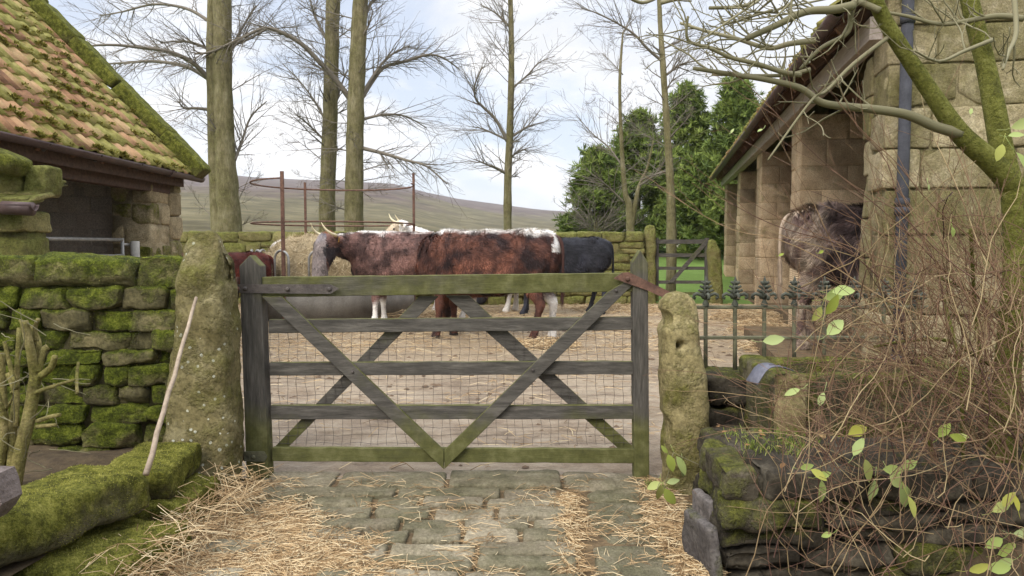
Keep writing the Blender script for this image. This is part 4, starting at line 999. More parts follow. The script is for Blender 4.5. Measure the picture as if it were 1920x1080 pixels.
conifer('low rounded conifer at the left end of the row above the field wall', 1120, 28, 285, 120, 470, 24, 1500)
conifer('short conifer filling the gap above the far gate', 1310, 28, 300, 170, 470, 25, 1800)
conifer('conifer half hidden by the eaves of the cart shed', 1440, 34, 190, 120, 470, 26, 1500)

# ------------------------------------------------------------------ pruned shrub, left
random.seed(81)
sh = at(28, 915, 3.4); rt = root('pruned_shrub', tuple(sh), 'cut back woody shrub with stubby stems in front of the mossy wall', 'shrub')
mb = MB()
def st(pts, r0, r1, dz=0, k=9):
    pp = [at(px, py, 3.4+dz*i/(len(pts)-1)) for i, (px, py) in enumerate(pts)]
    P_, Rr = along(pp, [r0+(r1-r0)*i/(len(pp)-1) for i in range(len(pp))], 4); mb.rt(); mb.tube(P_, Rr, k)
st([(25, 925), (38, 850), (55, 780), (68, 700)], .032, .026); st([(66, 712), (58, 660), (45, 602)], .022, .017, -.05); st([(68, 705), (72, 670), (70, 640), (58, 612)], .02, .015, .05)
st([(70, 700), (80, 660), (90, 650)], .018, .014, .03); st([(68, 710), (95, 690), (103, 668)], .017, .013, -.04); st([(62, 740), (82, 730), (140, 712)], .012, .006, -.06)
st([(60, 650), (52, 620), (38, 600)], .012, .009, .02); st([(68, 640), (66, 615), (72, 598)], .011, .009, -.02); st([(8, 930), (12, 850), (6, 760), (2, 660)], .024, .016, .1); st([(20, 900), (24, 800), (30, 740), (16, 700)], .02, .014, .06)
st([(30, 800), (32, 700), (36, 615)], .014, .01, .12); st([(30, 730), (20, 690), (8, 640)], .012, .008, .05); st([(0, 880), (8, 800), (-12, 720)], .02, .014, -.05)
st([(70, 790), (92, 782), (112, 778)], .011, .009, -.05); st([(68, 800), (90, 798), (105, 797)], .010, .008, -.03); st([(10, 770), (24, 745), (20, 735)], .006, .004, -.08); st([(145, 738), (144, 705), (147, 680)], .008, .007, .15)
mb.build('stems', M['stubs'], rt, rt)
mb = MB()
for k in range(40):
    p = at(rnd(0, 110), rnd(600, 880), 3.4+rnd(-.1, .15)); grow(mb, p, (rnd(-1, 1), rnd(-.6, .3), rnd(-.4, 1)), rnd(.06, .28), .003, 0, [dict(n=5, w=.25, k=3, tp=.6, rmin=.0012)])
mb.build('twigs', M['pale_twig'], rt, rt)

# ------------------------------------------------------------------ mossy tree and shrub, right
random.seed(91)
TYY = 3.15
tb0 = at(1880, 1080, TYY)
rt = root('garden_tree', (tb0.x, TYY, .3), 'small tree with bright mossy forked limbs leaning over from the right edge', 'tree')
mb = MB()
def lm(pts, rpx, dz=0, Y=TYY, k=14, off=0):
    pp = [at(px, py, Y+off+dz*i/(len(pts)-1)) for i, (px, py) in enumerate(pts)]
    rad = [r_/F*Y/2 for r_ in rpx]; mb.tint = .5; mb.moss = .5; return trunk_mesh(mb, pp, rad, k, .03, 8)
a = lm([(1850, 1180), (1862, 1000), (1880, 820), (1893, 640), (1905, 480), (1900, 350)], [74, 60, 48, 44, 42, 42])
b = lm([(1900, 350), (1860, 305), (1800, 250), (1750, 180), (1700, 105), (1660, 40), (1635, -20), (1600, -160), (1570, -330)], [42, 39, 34, 30, 27, 25, 23, 16, 8], -.25)
c = lm([(1902, 370), (1880, 290), (1862, 190), (1845, 110), (1818, 0), (1790, -150), (1770, -350)], [42, 38, 36, 34, 32, 22, 8], .15)
d = lm([(1906, 500), (1935, 380), (1955, 200), (1960, 0), (1990, -200)], [44, 40, 34, 28, 10], .1)
lm([(1840, 1180), (1825, 1000), (1800, 900), (1790, 820)], [40, 36, 24, 12], .3)
mb.build('trunk', M['limb'], rt, rt)
mb = MB(); mb.tint = .5
def bl(pts, r0, r1, dz=0, off=0, tw=0, lw=.25):
    pp = [at(px, py, TYY-.2+off+dz*i/(len(pts)-1)) for i, (px, py) in enumerate(pts)]
    P_, Rr = along(pp, [(r0+(r1-r0)*i/(len(pp)-1))/F*TYY/2 for i in range(len(pp))], 5); mb.tint = rnd(.3, .7); mb.tube(P_, Rr, 7)
    for k in range(tw):
        i = random.randrange(len(P_)//4, len(P_)-1); dd = (P_[i+1]-P_[i]).normalized()
        grow(mb, P_[i], dd*.5+Vector((rnd(-.7, .7), rnd(-.7, .7), rnd(-.4, 1))), lw*rnd(.3, 1.2), min(Rr[i]*.6, .0045), 0, [dict(n=6, w=.28, g=.05, k=5, tp=.6, rmin=.0018), dict(c=3, a=R(45), l=.4, n=4, w=.25, g=.05, k=4, rm=.0025, rmin=.0014)])
bl([(1800, 250), (1755, 238), (1700, 215), (1640, 205), (1590, 200), (1540, 192), (1500, 165), (1440, 150), (1390, 142), (1300, 128)], 20, 7, -.2, .12, 12)
bl([(1600, 10), (1560, 18), (1510, 22), (1460, 45), (1400, 72)], 16, 10, -.1, 0, 8)
bl([(1530, 75), (1480, 82), (1440, 90), (1380, 72), (1330, 60), (1275, 43)], 11, 5, .2, 0, 10)
bl([(1650, 20), (1600, 5), (1590, 60), (1540, 90), (1500, 130)], 12, 6, .1, 0, 6)
bl([(1500, 140), (1470, 136), (1420, 120), (1370, 108), (1330, 90), (1290, 75), (1290, 30)], 10, 4, -.2, 0, 8)
bl([(1520, 130), (1480, 140), (1430, 142), (1370, 140), (1335, 140)], 8, 5, .15, 0, 10)
bl([(1920, 35), (1870, 30), (1810, 40), (1760, 45), (1700, 30), (1640, 20)], 12, 5, .2, .1, 10)
bl([(1860, 75), (1810, 95), (1760, 115), (1715, 95)], 8, 3, -.2, 0, 5)
bl([(1900, -20), (1905, 60), (1890, 100), (1880, 130)], 9, 4, -.3, -.1, 4)
bl([(1676, 62), (1600, 120), (1550, 170), (1520, 190), (1440, 300)], 8, 3, -.3, .06, 5)
bl([(1240, 5), (1290, -10), (1340, -30)], 8, 10, 0, 0, 2); bl([(1330, 15), (1400, 10), (1450, -20)], 6, 8, .1, 0, 3); bl([(1170, -10), (1205, 5), (1240, -10)], 5, 8, .1, 0, 0)
for k in range(8): bl([(rnd(1300, 1600), rnd(-30, 30)), (rnd(1300, 1500), rnd(20, 90))], 5, 2, rnd(-.3, .3), rnd(-.2, .2), 5)
mb.build('branches', M['pale_twig'], rt, rt)
# tangled shrub
random.seed(92)
rt = root('tangled_shrub', (2.2, 3.3, .3), 'leggy shrub of red brown arching twigs with a few pale leaves filling the right side', 'shrub')
mb = MB(); mbd = MB(); tips = []
def cane(a, b, rise, r0, r1, n=14, tw=4, m=None, lw=.35):
    m = m or mb; m.tint = random.random()**.75; o1, o2 = rnd(-9, 9), rnd(-9, 9); pts = []
    for i in range(n+1):
        t = i/n; p = a.lerp(b, t); p.z += rise*math.sin(math.pi*t**.8); j = .03
        pts.append(p+Vector((noise.noise(Vector((t*3, o1, 0))), noise.noise(Vector((t*3, o2, 5))), noise.noise(Vector((t*3, o1, 9)))))*j*2)
    m.tube(pts, [r0+(r1-r0)*i/n for i in range(n+1)], 4, cap=False)
    for k in range(tw):
        i = random.randrange(2, n); dd = (pts[min(i+1, n)]-pts[i-1]).normalized()
        grow(m, pts[i], dd*.8+Vector((rnd(-.6, .6), rnd(-.5, .5), rnd(-.3, .8))), lw*rnd(.3, 1.2), r1*1.2, 0, [dict(n=6, w=.10, g=.0, k=3, tp=.5, rmin=.0008), dict(c=2, a=R(35), l=.5, n=4, w=.2, k=3, rm=.0012, rmin=.0007)])
    return pts
for k in range(46):     # long canes arching left and up
    a = Vector((rnd(2.0, 2.7), rnd(2.7, 3.6), rnd(.25, .7))); py = random.choice([rnd(330, 620), rnd(500, 980)])
    px = 1330+random.random()**.6*480 if py > 470 else rnd(1560, 1850)
    cane(a, at(px, py, rnd(2.5, 3.7)), rnd(.02, .28), rnd(.0025, .0045), rnd(.001, .0016), tw=7)
for (x0, y0, x1, y1) in [(1920, 640, 1300, 90), (1800, 560, 1340, 420), (1760, 600, 1225, 360), (1850, 640, 1330, 350), (1700, 560, 1260, 330), (1700, 700, 1420, 180), (1900, 560, 1560, 190), (1790, 620, 1610, 200), (1860, 720, 1640, 260), (1740, 640, 1330, 590), (1920, 800, 1380, 560), (1860, 500, 1700, 120), (1880, 560, 1750, 160), (1900, 880, 1480, 960), (1900, 980, 1360, 1010), (1800, 760, 1330, 700), (1700, 900, 1400, 880)]:
    cane(at(x0, y0, rnd(2.7, 3.1)), at(x1, y1, rnd(2.6, 3.3)), rnd(-.02, .08), .0032, .0012, tw=5, n=16)
for k in range(400):    # tangle
    px = 1400+random.random()**.72*540; py = rnd(560, 1070) if random.random() < .8 else rnd(420, 700)
    if px < 1620 and py < 660+.5*(1620-px): continue
    Yc = rnd(2.5, 3.6); p = at(px, py, Yc)
    if p.z < .05: p.z = .05+rnd(0, .1)
    d_ = Vector((rnd(-1, .7), rnd(-.5, .5), rnd(-.1, 1.4))).normalized(); l = rnd(.15, .42); cane(p-d_*l, p+d_*l, rnd(-.05, .1), .0022, .0010, n=9, tw=3, lw=.22)
mb.build('twigs', M['twig'], rt, rt)
for (pts, r) in [([(1880, 700), (1780, 640), (1700, 640), (1640, 650)], .009), ([(1920, 640), (1840, 560), (1760, 520)], .008), ([(1900, 1000), (1780, 1010), (1680, 985), (1540, 975)], .006), ([(1860, 1040), (1780, 940), (1740, 820)], .010), ([(1880, 900), (1850, 760), (1830, 600), (1820, 430)], .011), ([(1920, 900), (1935, 700), (1940, 480)], .016), ([(1850, 1060), (1810, 900), (1800, 700), (1770, 560)], .009)]:
    pp = [at(x, y, rnd(2.9, 3.2)) for x, y in pts]; P_, Rr = along(pp, [r*(1-.12*i) for i in range(len(pp))], 5); mbd.tint = rnd(.3, .9); mbd.tube(P_, Rr, 8)
mbd.build('stems', M['limb'], rt, rt)
def leaf(mb, p, d, up_, l, wd_):
    d = Vector(d).normalized(); s = d.cross(Vector(up_)).normalized(); u = s.cross(d); vs = [p]; mb.tint = random.random()
    prof_ = [(.15, .55), (.38, .95), (.62, .9), (.85, .5), (1, 0)]
    for (t, w_) in prof_:
        c = p+d*l*t-u*l*.18*t*t
        vs += [c-s*wd_*w_+u*wd_*.22*w_, c, c+s*wd_*w_+u*wd_*.22*w_] if w_ else [c]
    fs = [(0, 1, 2), (0, 2, 3)]
    for i in range(3):
        b = 1+i*3; fs += [(b, b+3, b+4, b+1), (b+1, b+4, b+5, b+2)]
    fs += [(10, 13, 11), (11, 13, 12)]
    mb.add(vs, fs)
def leaves(spots, parent, rt_, Y, mn=1):
    for (px, py, ang, l) in spots:
        m = MB(); p = at(px, py, Y+rnd(-.15, .15)); a = R(ang); d = Vector((math.cos(a), rnd(-.4, .2), math.sin(a)))
        leaf(m, p, d, (rnd(-.8, .8), -1.1, rnd(-.1, 1.2)), l/F*Y, l*rnd(.22, .30)/F*Y); m.tube([p-d*l/F*Y*.5+Vector((0, 0, .01)), p-d*l/F*Y*.2, p], [.0012, .001, .0008], 4); m.build('leaf', M['leaf'], parent, rt_)
leaves([(1545, 560, 200-180, 50), (1560, 548, 10, 42), (1548, 590, 60, 42), (1540, 575, 240, 34), (1550, 628, 40, 44), (1500, 730, 200, 30), (1545, 735, 250, 30), (1590, 815, 20, 46), (1600, 855, 60, 40), (1620, 860, 290, 52), (1640, 900, 260, 44), (1655, 880, 0, 40), (1668, 885, 310, 42), (1690, 905, 290, 60), (1690, 880, 40, 34), (1702, 930, 290, 42), (1500, 878, 20, 26), (1520, 880, 330, 34), (1540, 900, 270, 44), (1530, 895, 20, 30), (1760, 820, 50, 38), (1780, 815, 340, 34), (1790, 820, 10, 26), (1430, 640, 10, 40), (1860, 960, 30, 44), (1880, 950, 60, 36), (1900, 1000, 0, 44), (1870, 1040, 20, 50), (1900, 1050, 190, 44), (1880, 1010, 200, 40), (1850, 1065, 5, 44), (1910, 960, 100, 36), (1895, 240, 20, 44), (1880, 270, 250, 34), (1905, 285, 300, 60), (1890, 255, 10, 30), (1815, 1070, 20, 40), (1430, 242, 200, 12), (1460, 480, 30, 12), (1535, 475, 30, 12), (1370, 250, 60, 10), (1740, 345, 290, 12), (1820, 215, 80, 14), (1560, 1000, 200, 20), (1785, 425, 280, 20)], rt, rt, 2.75)
rt = root('leafy_sprig', tuple(at(1240, 940, 3.85)), 'sprig of pale leaves growing at the foot of the buff gatepost', 'plant')
mb = MB(); mb.tint = .5
for pts in ([(1238, 960), (1232, 920), (1240, 900)], [(1330, 880), (1290, 862), (1262, 848)], [(1262, 850), (1255, 880), (1238, 940)], [(1300, 960), (1262, 940), (1240, 905)]):
    P_, Rr = along([at(x, y, 3.83) for x, y in pts], [.0025, .002, .0015], 5); mb.tube(P_, Rr, 5)
mb.build('stems', M['pale_twig'], rt, rt)
leaves([(1252, 852, 290, 34), (1252, 850, 130, 20), (1268, 855, 300, 40), (1280, 868, 280, 30), (1240, 905, 200, 30), (1238, 908, 270, 34), (1246, 915, 300, 38), (1250, 905, 20, 26)], rt, rt, 3.82)
# grass tufts
M['deadleaf'] = straw_mat('dead_leaf', [srgb(92, 66, 40), srgb(132, 100, 62), srgb(150, 124, 84)])
mb = MB(); random.seed(94)
for k in range(260):
    x, y = rnd(.95, 3.2), rnd(2.0, 3.6); z = (.47 if y > 2.95 else max(-.3, min(.26, -.3+.55*(x-1.15)))+.03)+rnd(0, .03)
    if random.random() < .4 and y < 3: continue
    a = rnd(0, 6.28); leaf(mb, Vector((x, y, z)), (math.cos(a), math.sin(a), rnd(-.2, .4)), (rnd(-.4, .4), rnd(-.4, .4), 1), rnd(.02, .045), rnd(.006, .014))
tag(mb.build('dead_leaves', M['deadleaf']), kind='stuff')
mb = MB(); random.seed(95)
def tuft(c, n, l, sp=.05):
    for _ in range(n):
        p = Vector(c)+Vector((rnd(-sp, sp), rnd(-sp, sp), 0)); d = Vector((rnd(-.6, .6), rnd(-.6, .6), 1)).normalized(); L_ = l*rnd(.4, 1.2); s = Vector((rnd(-1, 1), rnd(-1, 1), 0)).normalized()*.0022
        q = p+d*L_*.6; e = q+(d+Vector((rnd(-.8, .8), rnd(-.8, .8), -.5)))*L_*.35; mb.tint = random.random(); mb.add([p-s, p+s, q+s*.7, q-s*.7, e], [(0, 1, 2, 3), (3, 2, 4)])
for k in range(40): tuft((rnd(1.02, 1.36), rnd(3.2, 3.5), .43), 22, .08)
for k in range(16): tuft((rnd(-4.5, -3.6), rnd(4.15, 4.5), 1.28), 12, .10)
for k in range(12): tuft(tuple(at(rnd(1215, 1245), rnd(905, 935), 4.0)), 12, .05, .03)
for k in range(40): tuft((rnd(-2.6, 3.0), rnd(16.7, 16.95), 0), 14, .16, .12)
tag(mb.build('grass', M['grass'], smooth=False), kind='stuff')

# ------------------------------------------------------------------ straw
random.seed(101)
def straws(mb, n, where, l0, l1, r_, zr=(.0, .03), pitch=.25):
    k = 0
    while k < n:
        p = where()
        if p is None: continue
        k += 1; th = rnd(0, 6.28); d = Vector((math.cos(th), math.sin(th), rnd(-pitch, pitch))).normalized(); l = rnd(l0, l1)
        s = Vector((-math.sin(th), math.cos(th), 0)); z = max(p.z+rnd(*zr), .004+abs(d.z)*l*.5); c = Vector((p.x, p.y, z)); mb.tint = random.random()
        bz = Vector((0, 0, rnd(0, .1)*l)); a_, e_ = c-d*l/2-bz*.3, c+d*l/2-bz*.3; m_ = c+s*rnd(-.08, .08)*l+bz; u = Vector((0, 0, r_*1.2))
        mb.add([a_-s*r_, a_+s*r_, a_+u, m_-s*r_, m_+s*r_, m_+u, e_-s*r_, e_+s*r_, e_+u], [(0, 1, 4, 3), (1, 2, 5, 4), (2, 0, 3, 5), (3, 4, 7, 6), (4, 5, 8, 7), (5, 3, 6, 8)])
def inpix(poly, fall=None):
    def f():
        px = rnd(poly[0], poly[2]); py = rnd(poly[1], poly[3]); y = CH/math.tan(math.atan((py-540)/F)+PITCH); x = (px-960)/F*y*1.0
        p = Vector((x, y, 0)); 
        if fall and random.random() > fall(px, py, p): return None
        return p
    return f
mb = MB()
def wl(px, py, p):
    e = 480+ (py-900)*1.15+60*noise.noise(Vector((py*.02, 0, 0)))
    if py < 925: e = 480
    d = (px-e)/130; 
    if p.x < -1.44-.05*(p.y < 3): return 0
    return 1 if d < -.9 else (.55+1.2*fn((p.x, p.y, 0), 5, 3)) if d < 0 else max(0, .8-d)*(.35+1.3*fn((p.x, p.y, 0), 5, 3))
straws(mb, 11000, inpix((230, 905, 830, 1095), wl), .03, .17, .0014, (0, .03))
straws(mb, 650, inpix((1030, 930, 1110, 1085), lambda px, py, p: math.exp(-((px-1068)/16)**2)), .04, .18, .0015, (0, .025))
def wr(px, py, p): e = 1210+(py-930)*.45; return min(1, max(0, (px-e)/60+.35))*(1 if p.x < .86 else 0)
straws(mb, 1700, inpix((1130, 905, 1345, 1090), wr), .05, .22, .0016, (0, .03))
straws(mb, 1300, inpix((430, 895, 1300, 1090), lambda px, py, p: .2+fn((p.x, p.y, 7), 3, 3)), .04, .2, .0014, (0, .02))
straws(mb, 700, lambda: Vector((rnd(-1.55, -1.3), rnd(2.6, 3.9), rnd(.0, .1))), .08, .3, .0015, (0, .1), .9)
tag(mb.build('straw_litter', M['straw'], smooth=False), kind='stuff')
mb = MB(); random.seed(102)
def yw():
    x, y = rnd(-7.5, 6), rnd(4.4, 17); 
    d = .05+max(0, fn((x, y, 3), .8, 4)+(.55 if y > 9.3 else -.1)+(.3 if x < -1 and y > 7.5 else 0))
    if x > 1.9+.2*y: return None
    return Vector((x, y, 0)) if random.random() < d else None
straws(mb, 13000, yw, .05, .24, .0026, (0, .03))
def heap(cx, cy, r_, n, h):
    def f(): 
        a = rnd(0, 6.28); q = r_*random.random()**.6; return Vector((cx+math.cos(a)*q, cy+math.sin(a)*q, h*(1-(q/r_)**2)*random.random()))
    straws(mb, n, f, .06, .22, .003, (0, .03), .5)
h1 = at(1010, 640, 10.5); heap(.45, 10.0, .45, 900, .08); heap(3.9, 11.6, .5, 1200, .22); heap(4.3, 13.5, .7, 1500, .25); heap(3.4, 9.6, .5, 700, .1); heap(2.2, 15.5, 1., 900, .1); heap(-1.5, 13.2, 1.2, 2000, .2)
tag(mb.build('yard_straw', M['straw'], smooth=False), kind='stuff')
M['mud'] = plain('wet_mud', srgb(62, 46, 32), srgb(112, 90, 66), 16, .7, .8)
mb = MB(); random.seed(103)
for k in range(1500):
    x, y = rnd(-5, 4.5), rnd(4.3, 15)
    if random.random() > .25+1.4*fn((x, y, 11), .7, 3) or x > 1.9+.2*y: continue
    r_ = rnd(.008, .03)*(1 if y < 7 else 1.6); n_ = 7; hh = r_*rnd(.25, .6); z = rnd(-.004, .006)
    vs = [(x+math.cos(6.283*j/n_)*r_*rnd(.6, 1.3), y+math.sin(6.283*j/n_)*r_*rnd(.6, 1.3), z) for j in range(n_)]+[(x+rnd(-.3, .3)*r_, y, z+hh)]
    mb.add(vs, [(j, (j+1) % n_, n_) for j in range(n_)])
tag(mb.build('mud_clods', M['mud']), kind='stuff')
#MARK4
# ------------------------------------------------------------------ hay feeder
random.seed(111)
FC = Vector((-3.36, 14.2, 0)); FR = 1.5
rt = root('hay_feeder', tuple(FC), 'round cattle hay feeder with rusty posts, rings and grey base panel', 'feeder')
mb = MB(); mb.ring(FC+Vector((0, 0, .28)), FR, .0, 3, 1); mb = MB()
n = 60; vs = []
for rr in (FR, FR-.02):
    for z in (.02, .62):
        for i in range(n): th = 2*math.pi*i/n; vs.append((FC.x+rr*math.cos(th), FC.y+rr*math.sin(th), z))
fs = []
for i in range(n):
    j = (i+1) % n; fs += [(i, j, n+j, n+i), (2*n+i, 3*n+i, 3*n+j, 2*n+j), (n+i, n+j, 3*n+j, 3*n+i), (i, 2*n+i, 2*n+j, j)]
mb.add(vs, fs); mb.build('base_panel', M['feeder'], rt, rt)
def ringz(py): return at(960, py, FC.y).z
zt, zl = ringz(346), ringz(420)
mb = MB(); mb.ring(FC+Vector((0, 0, zt)), FR, .016, 6, 60, R(-8), R(248)); mb.build('upper_ring', M['rust'], rt, rt)
mb = MB(); mb.ring(FC+Vector((0, 0, zl)), FR, .016, 6, 60); mb.build('lower_ring', M['rust'], rt, rt)
mb = MB(); mb.ring(FC+Vector((0, 0, .66)), FR, .028, 6, 60); mb.build('base_ring', M['galv'], rt, rt)
for (px, top, front, w_) in ((538, 321, 1, 10), (574, 342, 0, 7), (776, 325, 2, 8)):
    if front == 1: th = math.acos(max(-1, min(1, ((px-960)/F*13.0-FC.x)/FR))); p = FC+Vector((FR*math.cos(th), -FR*math.sin(th), 0))
    elif front == 0: th = math.acos(max(-1, min(1, ((px-960)/F*15.4-FC.x)/FR))); p = FC+Vector((FR*math.cos(th), FR*math.sin(th), 0))
    else: p = FC+Vector((FR, 0, 0))
    z = at(px, top, p.y).z; mb = MB(); mb.beam(p, (p.x, p.y, z), .06 if front == 1 else .045, .04, up=(0, 1, 0)); mb.build('post', M['rust'], rt, rt, smooth=False)
for k in range(14):    # tombstone hoops
    th = R(195+k*360/14); mb = MB(); pts = []
    if 285 < (195+k*360/14) % 360 < 350: continue
    for i in range(13):
        a = math.pi*i/12; u = -math.cos(a)*.15; z = 1.10+.16*math.sin(a)
        if i == 0: pts.append(FC+Vector((FR*math.cos(th-.1), FR*math.sin(th-.1), .5)))
        pts.append(FC+Vector((FR*math.cos(th+u/FR), FR*math.sin(th+u/FR), z)))
        if i == 12: pts.append(FC+Vector((FR*math.cos(th+.1), FR*math.sin(th+.1), .5)))
    mb.tube(pts, .022, 6); mb.build('hoop', M['galv'], rt, rt)
mb = MB(); nr, na = 14, 40; vs = []
for i in range(nr+1):
    for j in range(na):
        a = 2*math.pi*j/na; r_ = 1.36*math.sin(min(1, i/nr*1.15)*math.pi/2); z = .1+1.4*(1-(i/nr)**3.2)
        v = Vector((FC.x+r_*math.cos(a), FC.y+r_*math.sin(a), z)); vs.append(v+Vector((0, 0, .1*fn(v, 2.5, 4)))+Vector((math.cos(a), math.sin(a), 0))*.06*fn(v, 4, 3))
mb.add(vs, [(i*na+j, (i+1)*na+j, (i+1)*na+(j+1) % na, i*na+(j+1) % na) for i in range(nr) for j in range(na)])
core = MB(); core.v, core.f, core.t, core.m = list(mb.v), list(mb.f), [.2]*len(mb.f), [.5]*len(mb.f)
P, Nn = sample(mb.v, mb.f, 12000)
for p, q in zip(P, Nn):
    p = Vector(p); q = Vector(q); d = (q.orthogonal()); d.rotate(Matrix.Rotation(rnd(0, 6.28), 3, q)); d = (d+q*rnd(.0, .6)).normalized(); l = rnd(.06, .2); s = d.cross(q).normalized()*.005
    core.tint = random.random(); core.add([p-s, p+s, p+d*l+q*.02], [(0, 1, 2)])
tag(core.build('hay', M['hay'], smooth=False), kind='stuff')

# ------------------------------------------------------------------ cattle
def loft(mb, secs, k=16, ref=Vector((0, 1, 0)), e=.9):
    """secs: (center, half width sideways, half height)"""
    C_ = [Vector(s[0]) for s in secs]; n = len(C_); vs = []
    for i in range(n):
        t = (C_[min(i+1, n-1)]-C_[max(i-1, 0)]).normalized(); rf_ = secs[i][3] if len(secs[i]) > 3 else ref
        a = (rf_-t*rf_.dot(t)).normalized(); b = t.cross(a)
        for j in range(k):
            th = 2*math.pi*j/k; c, s_ = math.cos(th), math.sin(th)
            vs.append(C_[i]+a*math.copysign(abs(c)**e, c)*secs[i][1]+b*math.copysign(abs(s_)**e, s_)*secs[i][2])
    mb.add(vs, [(i*k+j, i*k+(j+1) % k, (i+1)*k+(j+1) % k, (i+1)*k+j) for i in range(n-1) for j in range(k)]+[tuple(range(k-1, -1, -1)), tuple(range((n-1)*k, n*k))])
def cow_body(head='down', legs=(0, 0, 0, 0), turn=0, vox=.026):
    mb = MB(); V = Vector
    loft(mb, [((-1.0, 0, 1.10), .07, .10), ((-.96, 0, 1.10), .19, .22), ((-.86, 0, 1.08), .26, .29), ((-.72, 0, 1.05), .285, .335), ((-.5, 0, 1.0), .30, .37), ((-.2, 0, .96), .34, .41), ((.1, 0, .945), .35, .42), ((.38, 0, .96), .31, .41), ((.58, 0, .99), .26, .38), ((.74, 0, 1.01), .20, .32), ((.86, 0, 1.03), .10, .2)], 20, e=.82)
    # hips
    for s in (1, -1): loft(mb, [((-.55, s*.16, 1.33), .05, .05), ((-.62, s*.2, 1.31), .07, .08), ((-.7, s*.2, 1.27), .05, .05)], 8)
    for s in (1, -1):   # haunch and shoulder masses
        loft(mb, [((-.72, s*.235, 1.24), .05, .08), ((-.74, s*.25, 1.1), .075, .19), ((-.72, s*.245, .92), .07, .17), ((-.70, s*.22, .76), .05, .1)], 10, ref=V((0, 1, 0)))
        loft(mb, [((.50, s*.19, 1.28), .05, .08), ((.52, s*.235, 1.1), .065, .14), ((.56, s*.225, .9), .06, .13), ((.52, s*.2, .74), .05, .09)], 10, ref=V((0, 1, 0)))
    # withers to brisket
    loft(mb, [((-.6, 0, 1.28), .09, .085), ((-.3, 0, 1.285), .09, .085), ((.1, 0, 1.28), .09, .085), ((.45, 0, 1.30), .09, .085), ((.7, 0, 1.26), .08, .085)], 10)
    loft(mb, [((.5, 0, .66), .12, .1), ((.72, 0, .72), .10, .13), ((.84, 0, .86), .06, .10)], 10)
    def T(x, y, z):     # turn head part round the shoulder
        p = V((x-.62, y, z)); a = turn*min(1, max(0, (x-.62)/.55)); return V((.62+p.x*math.cos(a)-p.y*math.sin(a), p.x*math.sin(a)+p.y*math.cos(a), z))
    rr = V((-math.sin(turn), math.cos(turn), 0))
    if head == 'down': nk = [(.55, 1.12, .19, .27), (.75, 1.14, .15, .24), (.95, 1.16, .125, .2), (1.12, 1.19, .105, .155)]; hd = [(1.15, 1.30, .09, .09), (1.22, 1.24, .115, .14), (1.29, 1.13, .118, .15), (1.33, 1.0, .10, .125), (1.37, .87, .078, .10), (1.39, .77, .075, .085), (1.40, .70, .065, .065), (1.40, .67, .03, .04)]
    elif head == 'up': nk = [(.55, 1.14, .19, .27), (.75, 1.22, .15, .22), (.95, 1.34, .12, .17), (1.08, 1.43, .10, .13)]; hd = [(1.05, 1.50, .08, .08), (1.16, 1.49, .11, .13), (1.27, 1.42, .115, .14), (1.38, 1.34, .095, .115), (1.5, 1.26, .075, .09), (1.58, 1.21, .075, .08), (1.63, 1.18, .06, .06), (1.65, 1.17, .03, .03)]
    else: nk = [(.55, 1.05, .18, .26), (.75, .98, .15, .22), (.95, .82, .12, .18), (1.1, .66, .10, .14)]; hd = [(1.06, .76, .09, .09), (1.16, .68, .115, .13), (1.24, .58, .118, .14), (1.31, .46, .10, .12), (1.37, .34, .078, .10), (1.40, .25, .075, .085), (1.42, .18, .06, .06), (1.42, .15, .03, .03)]
    loft(mb, [(T(x, 0, z), w_, h, V((0, 1, 0)).lerp(rr, min(1, (x-.5)/.5))) for x, z, w_, h in nk], 14)
    loft(mb, [(T(x, 0, z), w_*1.1, h*1.18, rr) for x, z, w_, h in hd], 14)
    px, pz = hd[1][0]-.05, hd[1][1]+.04
    for s in (1, -1):   # ears
        loft(mb, [(T(px, s*.08, pz), .03, .03), (T(px-.03, s*.16, pz-.01), .03, .06), (T(px-.05, s*.24, pz-.03), .028, .065), (T(px-.06, s*.30, pz-.06), .018, .02)], 8, ref=V((1, 0, .2)))
    fr = [(.97, .13, .19), (.80, .105, .15), (.66, .075, .095), (.5, .055, .06), (.42, .06, .065), (.33, .042, .045), (.2, .036, .04), (.11, .045, .052), (.05, .048, .058), (0, .056, .068)]
    for s, dx in ((1, legs[0]), (-1, legs[1])):
        loft(mb, [((.50+(dx*max(0, (.8-z))/.8)+(.03 if z < .06 else 0), s*(.19 if z > .7 else .17), z), w_, h) for z, w_, h in fr], 10)
    hr = [(-.68, 1.0, .13, .24), (-.66, .84, .12, .21), (-.68, .70, .09, .14), (-.77, .56, .058, .085), (-.83, .46, .05, .072), (-.81, .36, .04, .05), (-.79, .22, .038, .042), (-.78, .11, .046, .054), (-.76, .05, .05, .06), (-.74, 0, .056, .07)]
    for s, dx in ((1, legs[2]), (-1, legs[3])):
        loft(mb, [((x+(dx*max(0, (.8-z))/.8), s*(.20 if z > .7 else .17), z), w_, h) for x, z, w_, h in hr], 10)
    me = bpy.data.meshes.new('tmp'); me.from_pydata(mb.v, [], mb.f); ob = bpy.data.objects.new('tmp', me); COL.objects.link(ob)
    md = ob.modifiers.new('r', 'REMESH'); md.mode = 'VOXEL'; md.voxel_size = vox
    sm = ob.modifiers.new('s', 'SMOOTH'); sm.iterations = 5; sm.factor = .5
    dg = bpy.context.evaluated_depsgraph_get(); ev = ob.evaluated_get(dg); m2 = ev.to_mesh()
    vs = [Vector(v.co) for v in m2.vertices]; fs = [tuple(p.vertices) for p in m2.polygons]; ev.to_mesh_clear()
    bpy.data.objects.remove(ob); bpy.data.meshes.remove(me)
    hv = dict(T=T, poll=(px, pz), hd=hd)
    return vs, fs, hv
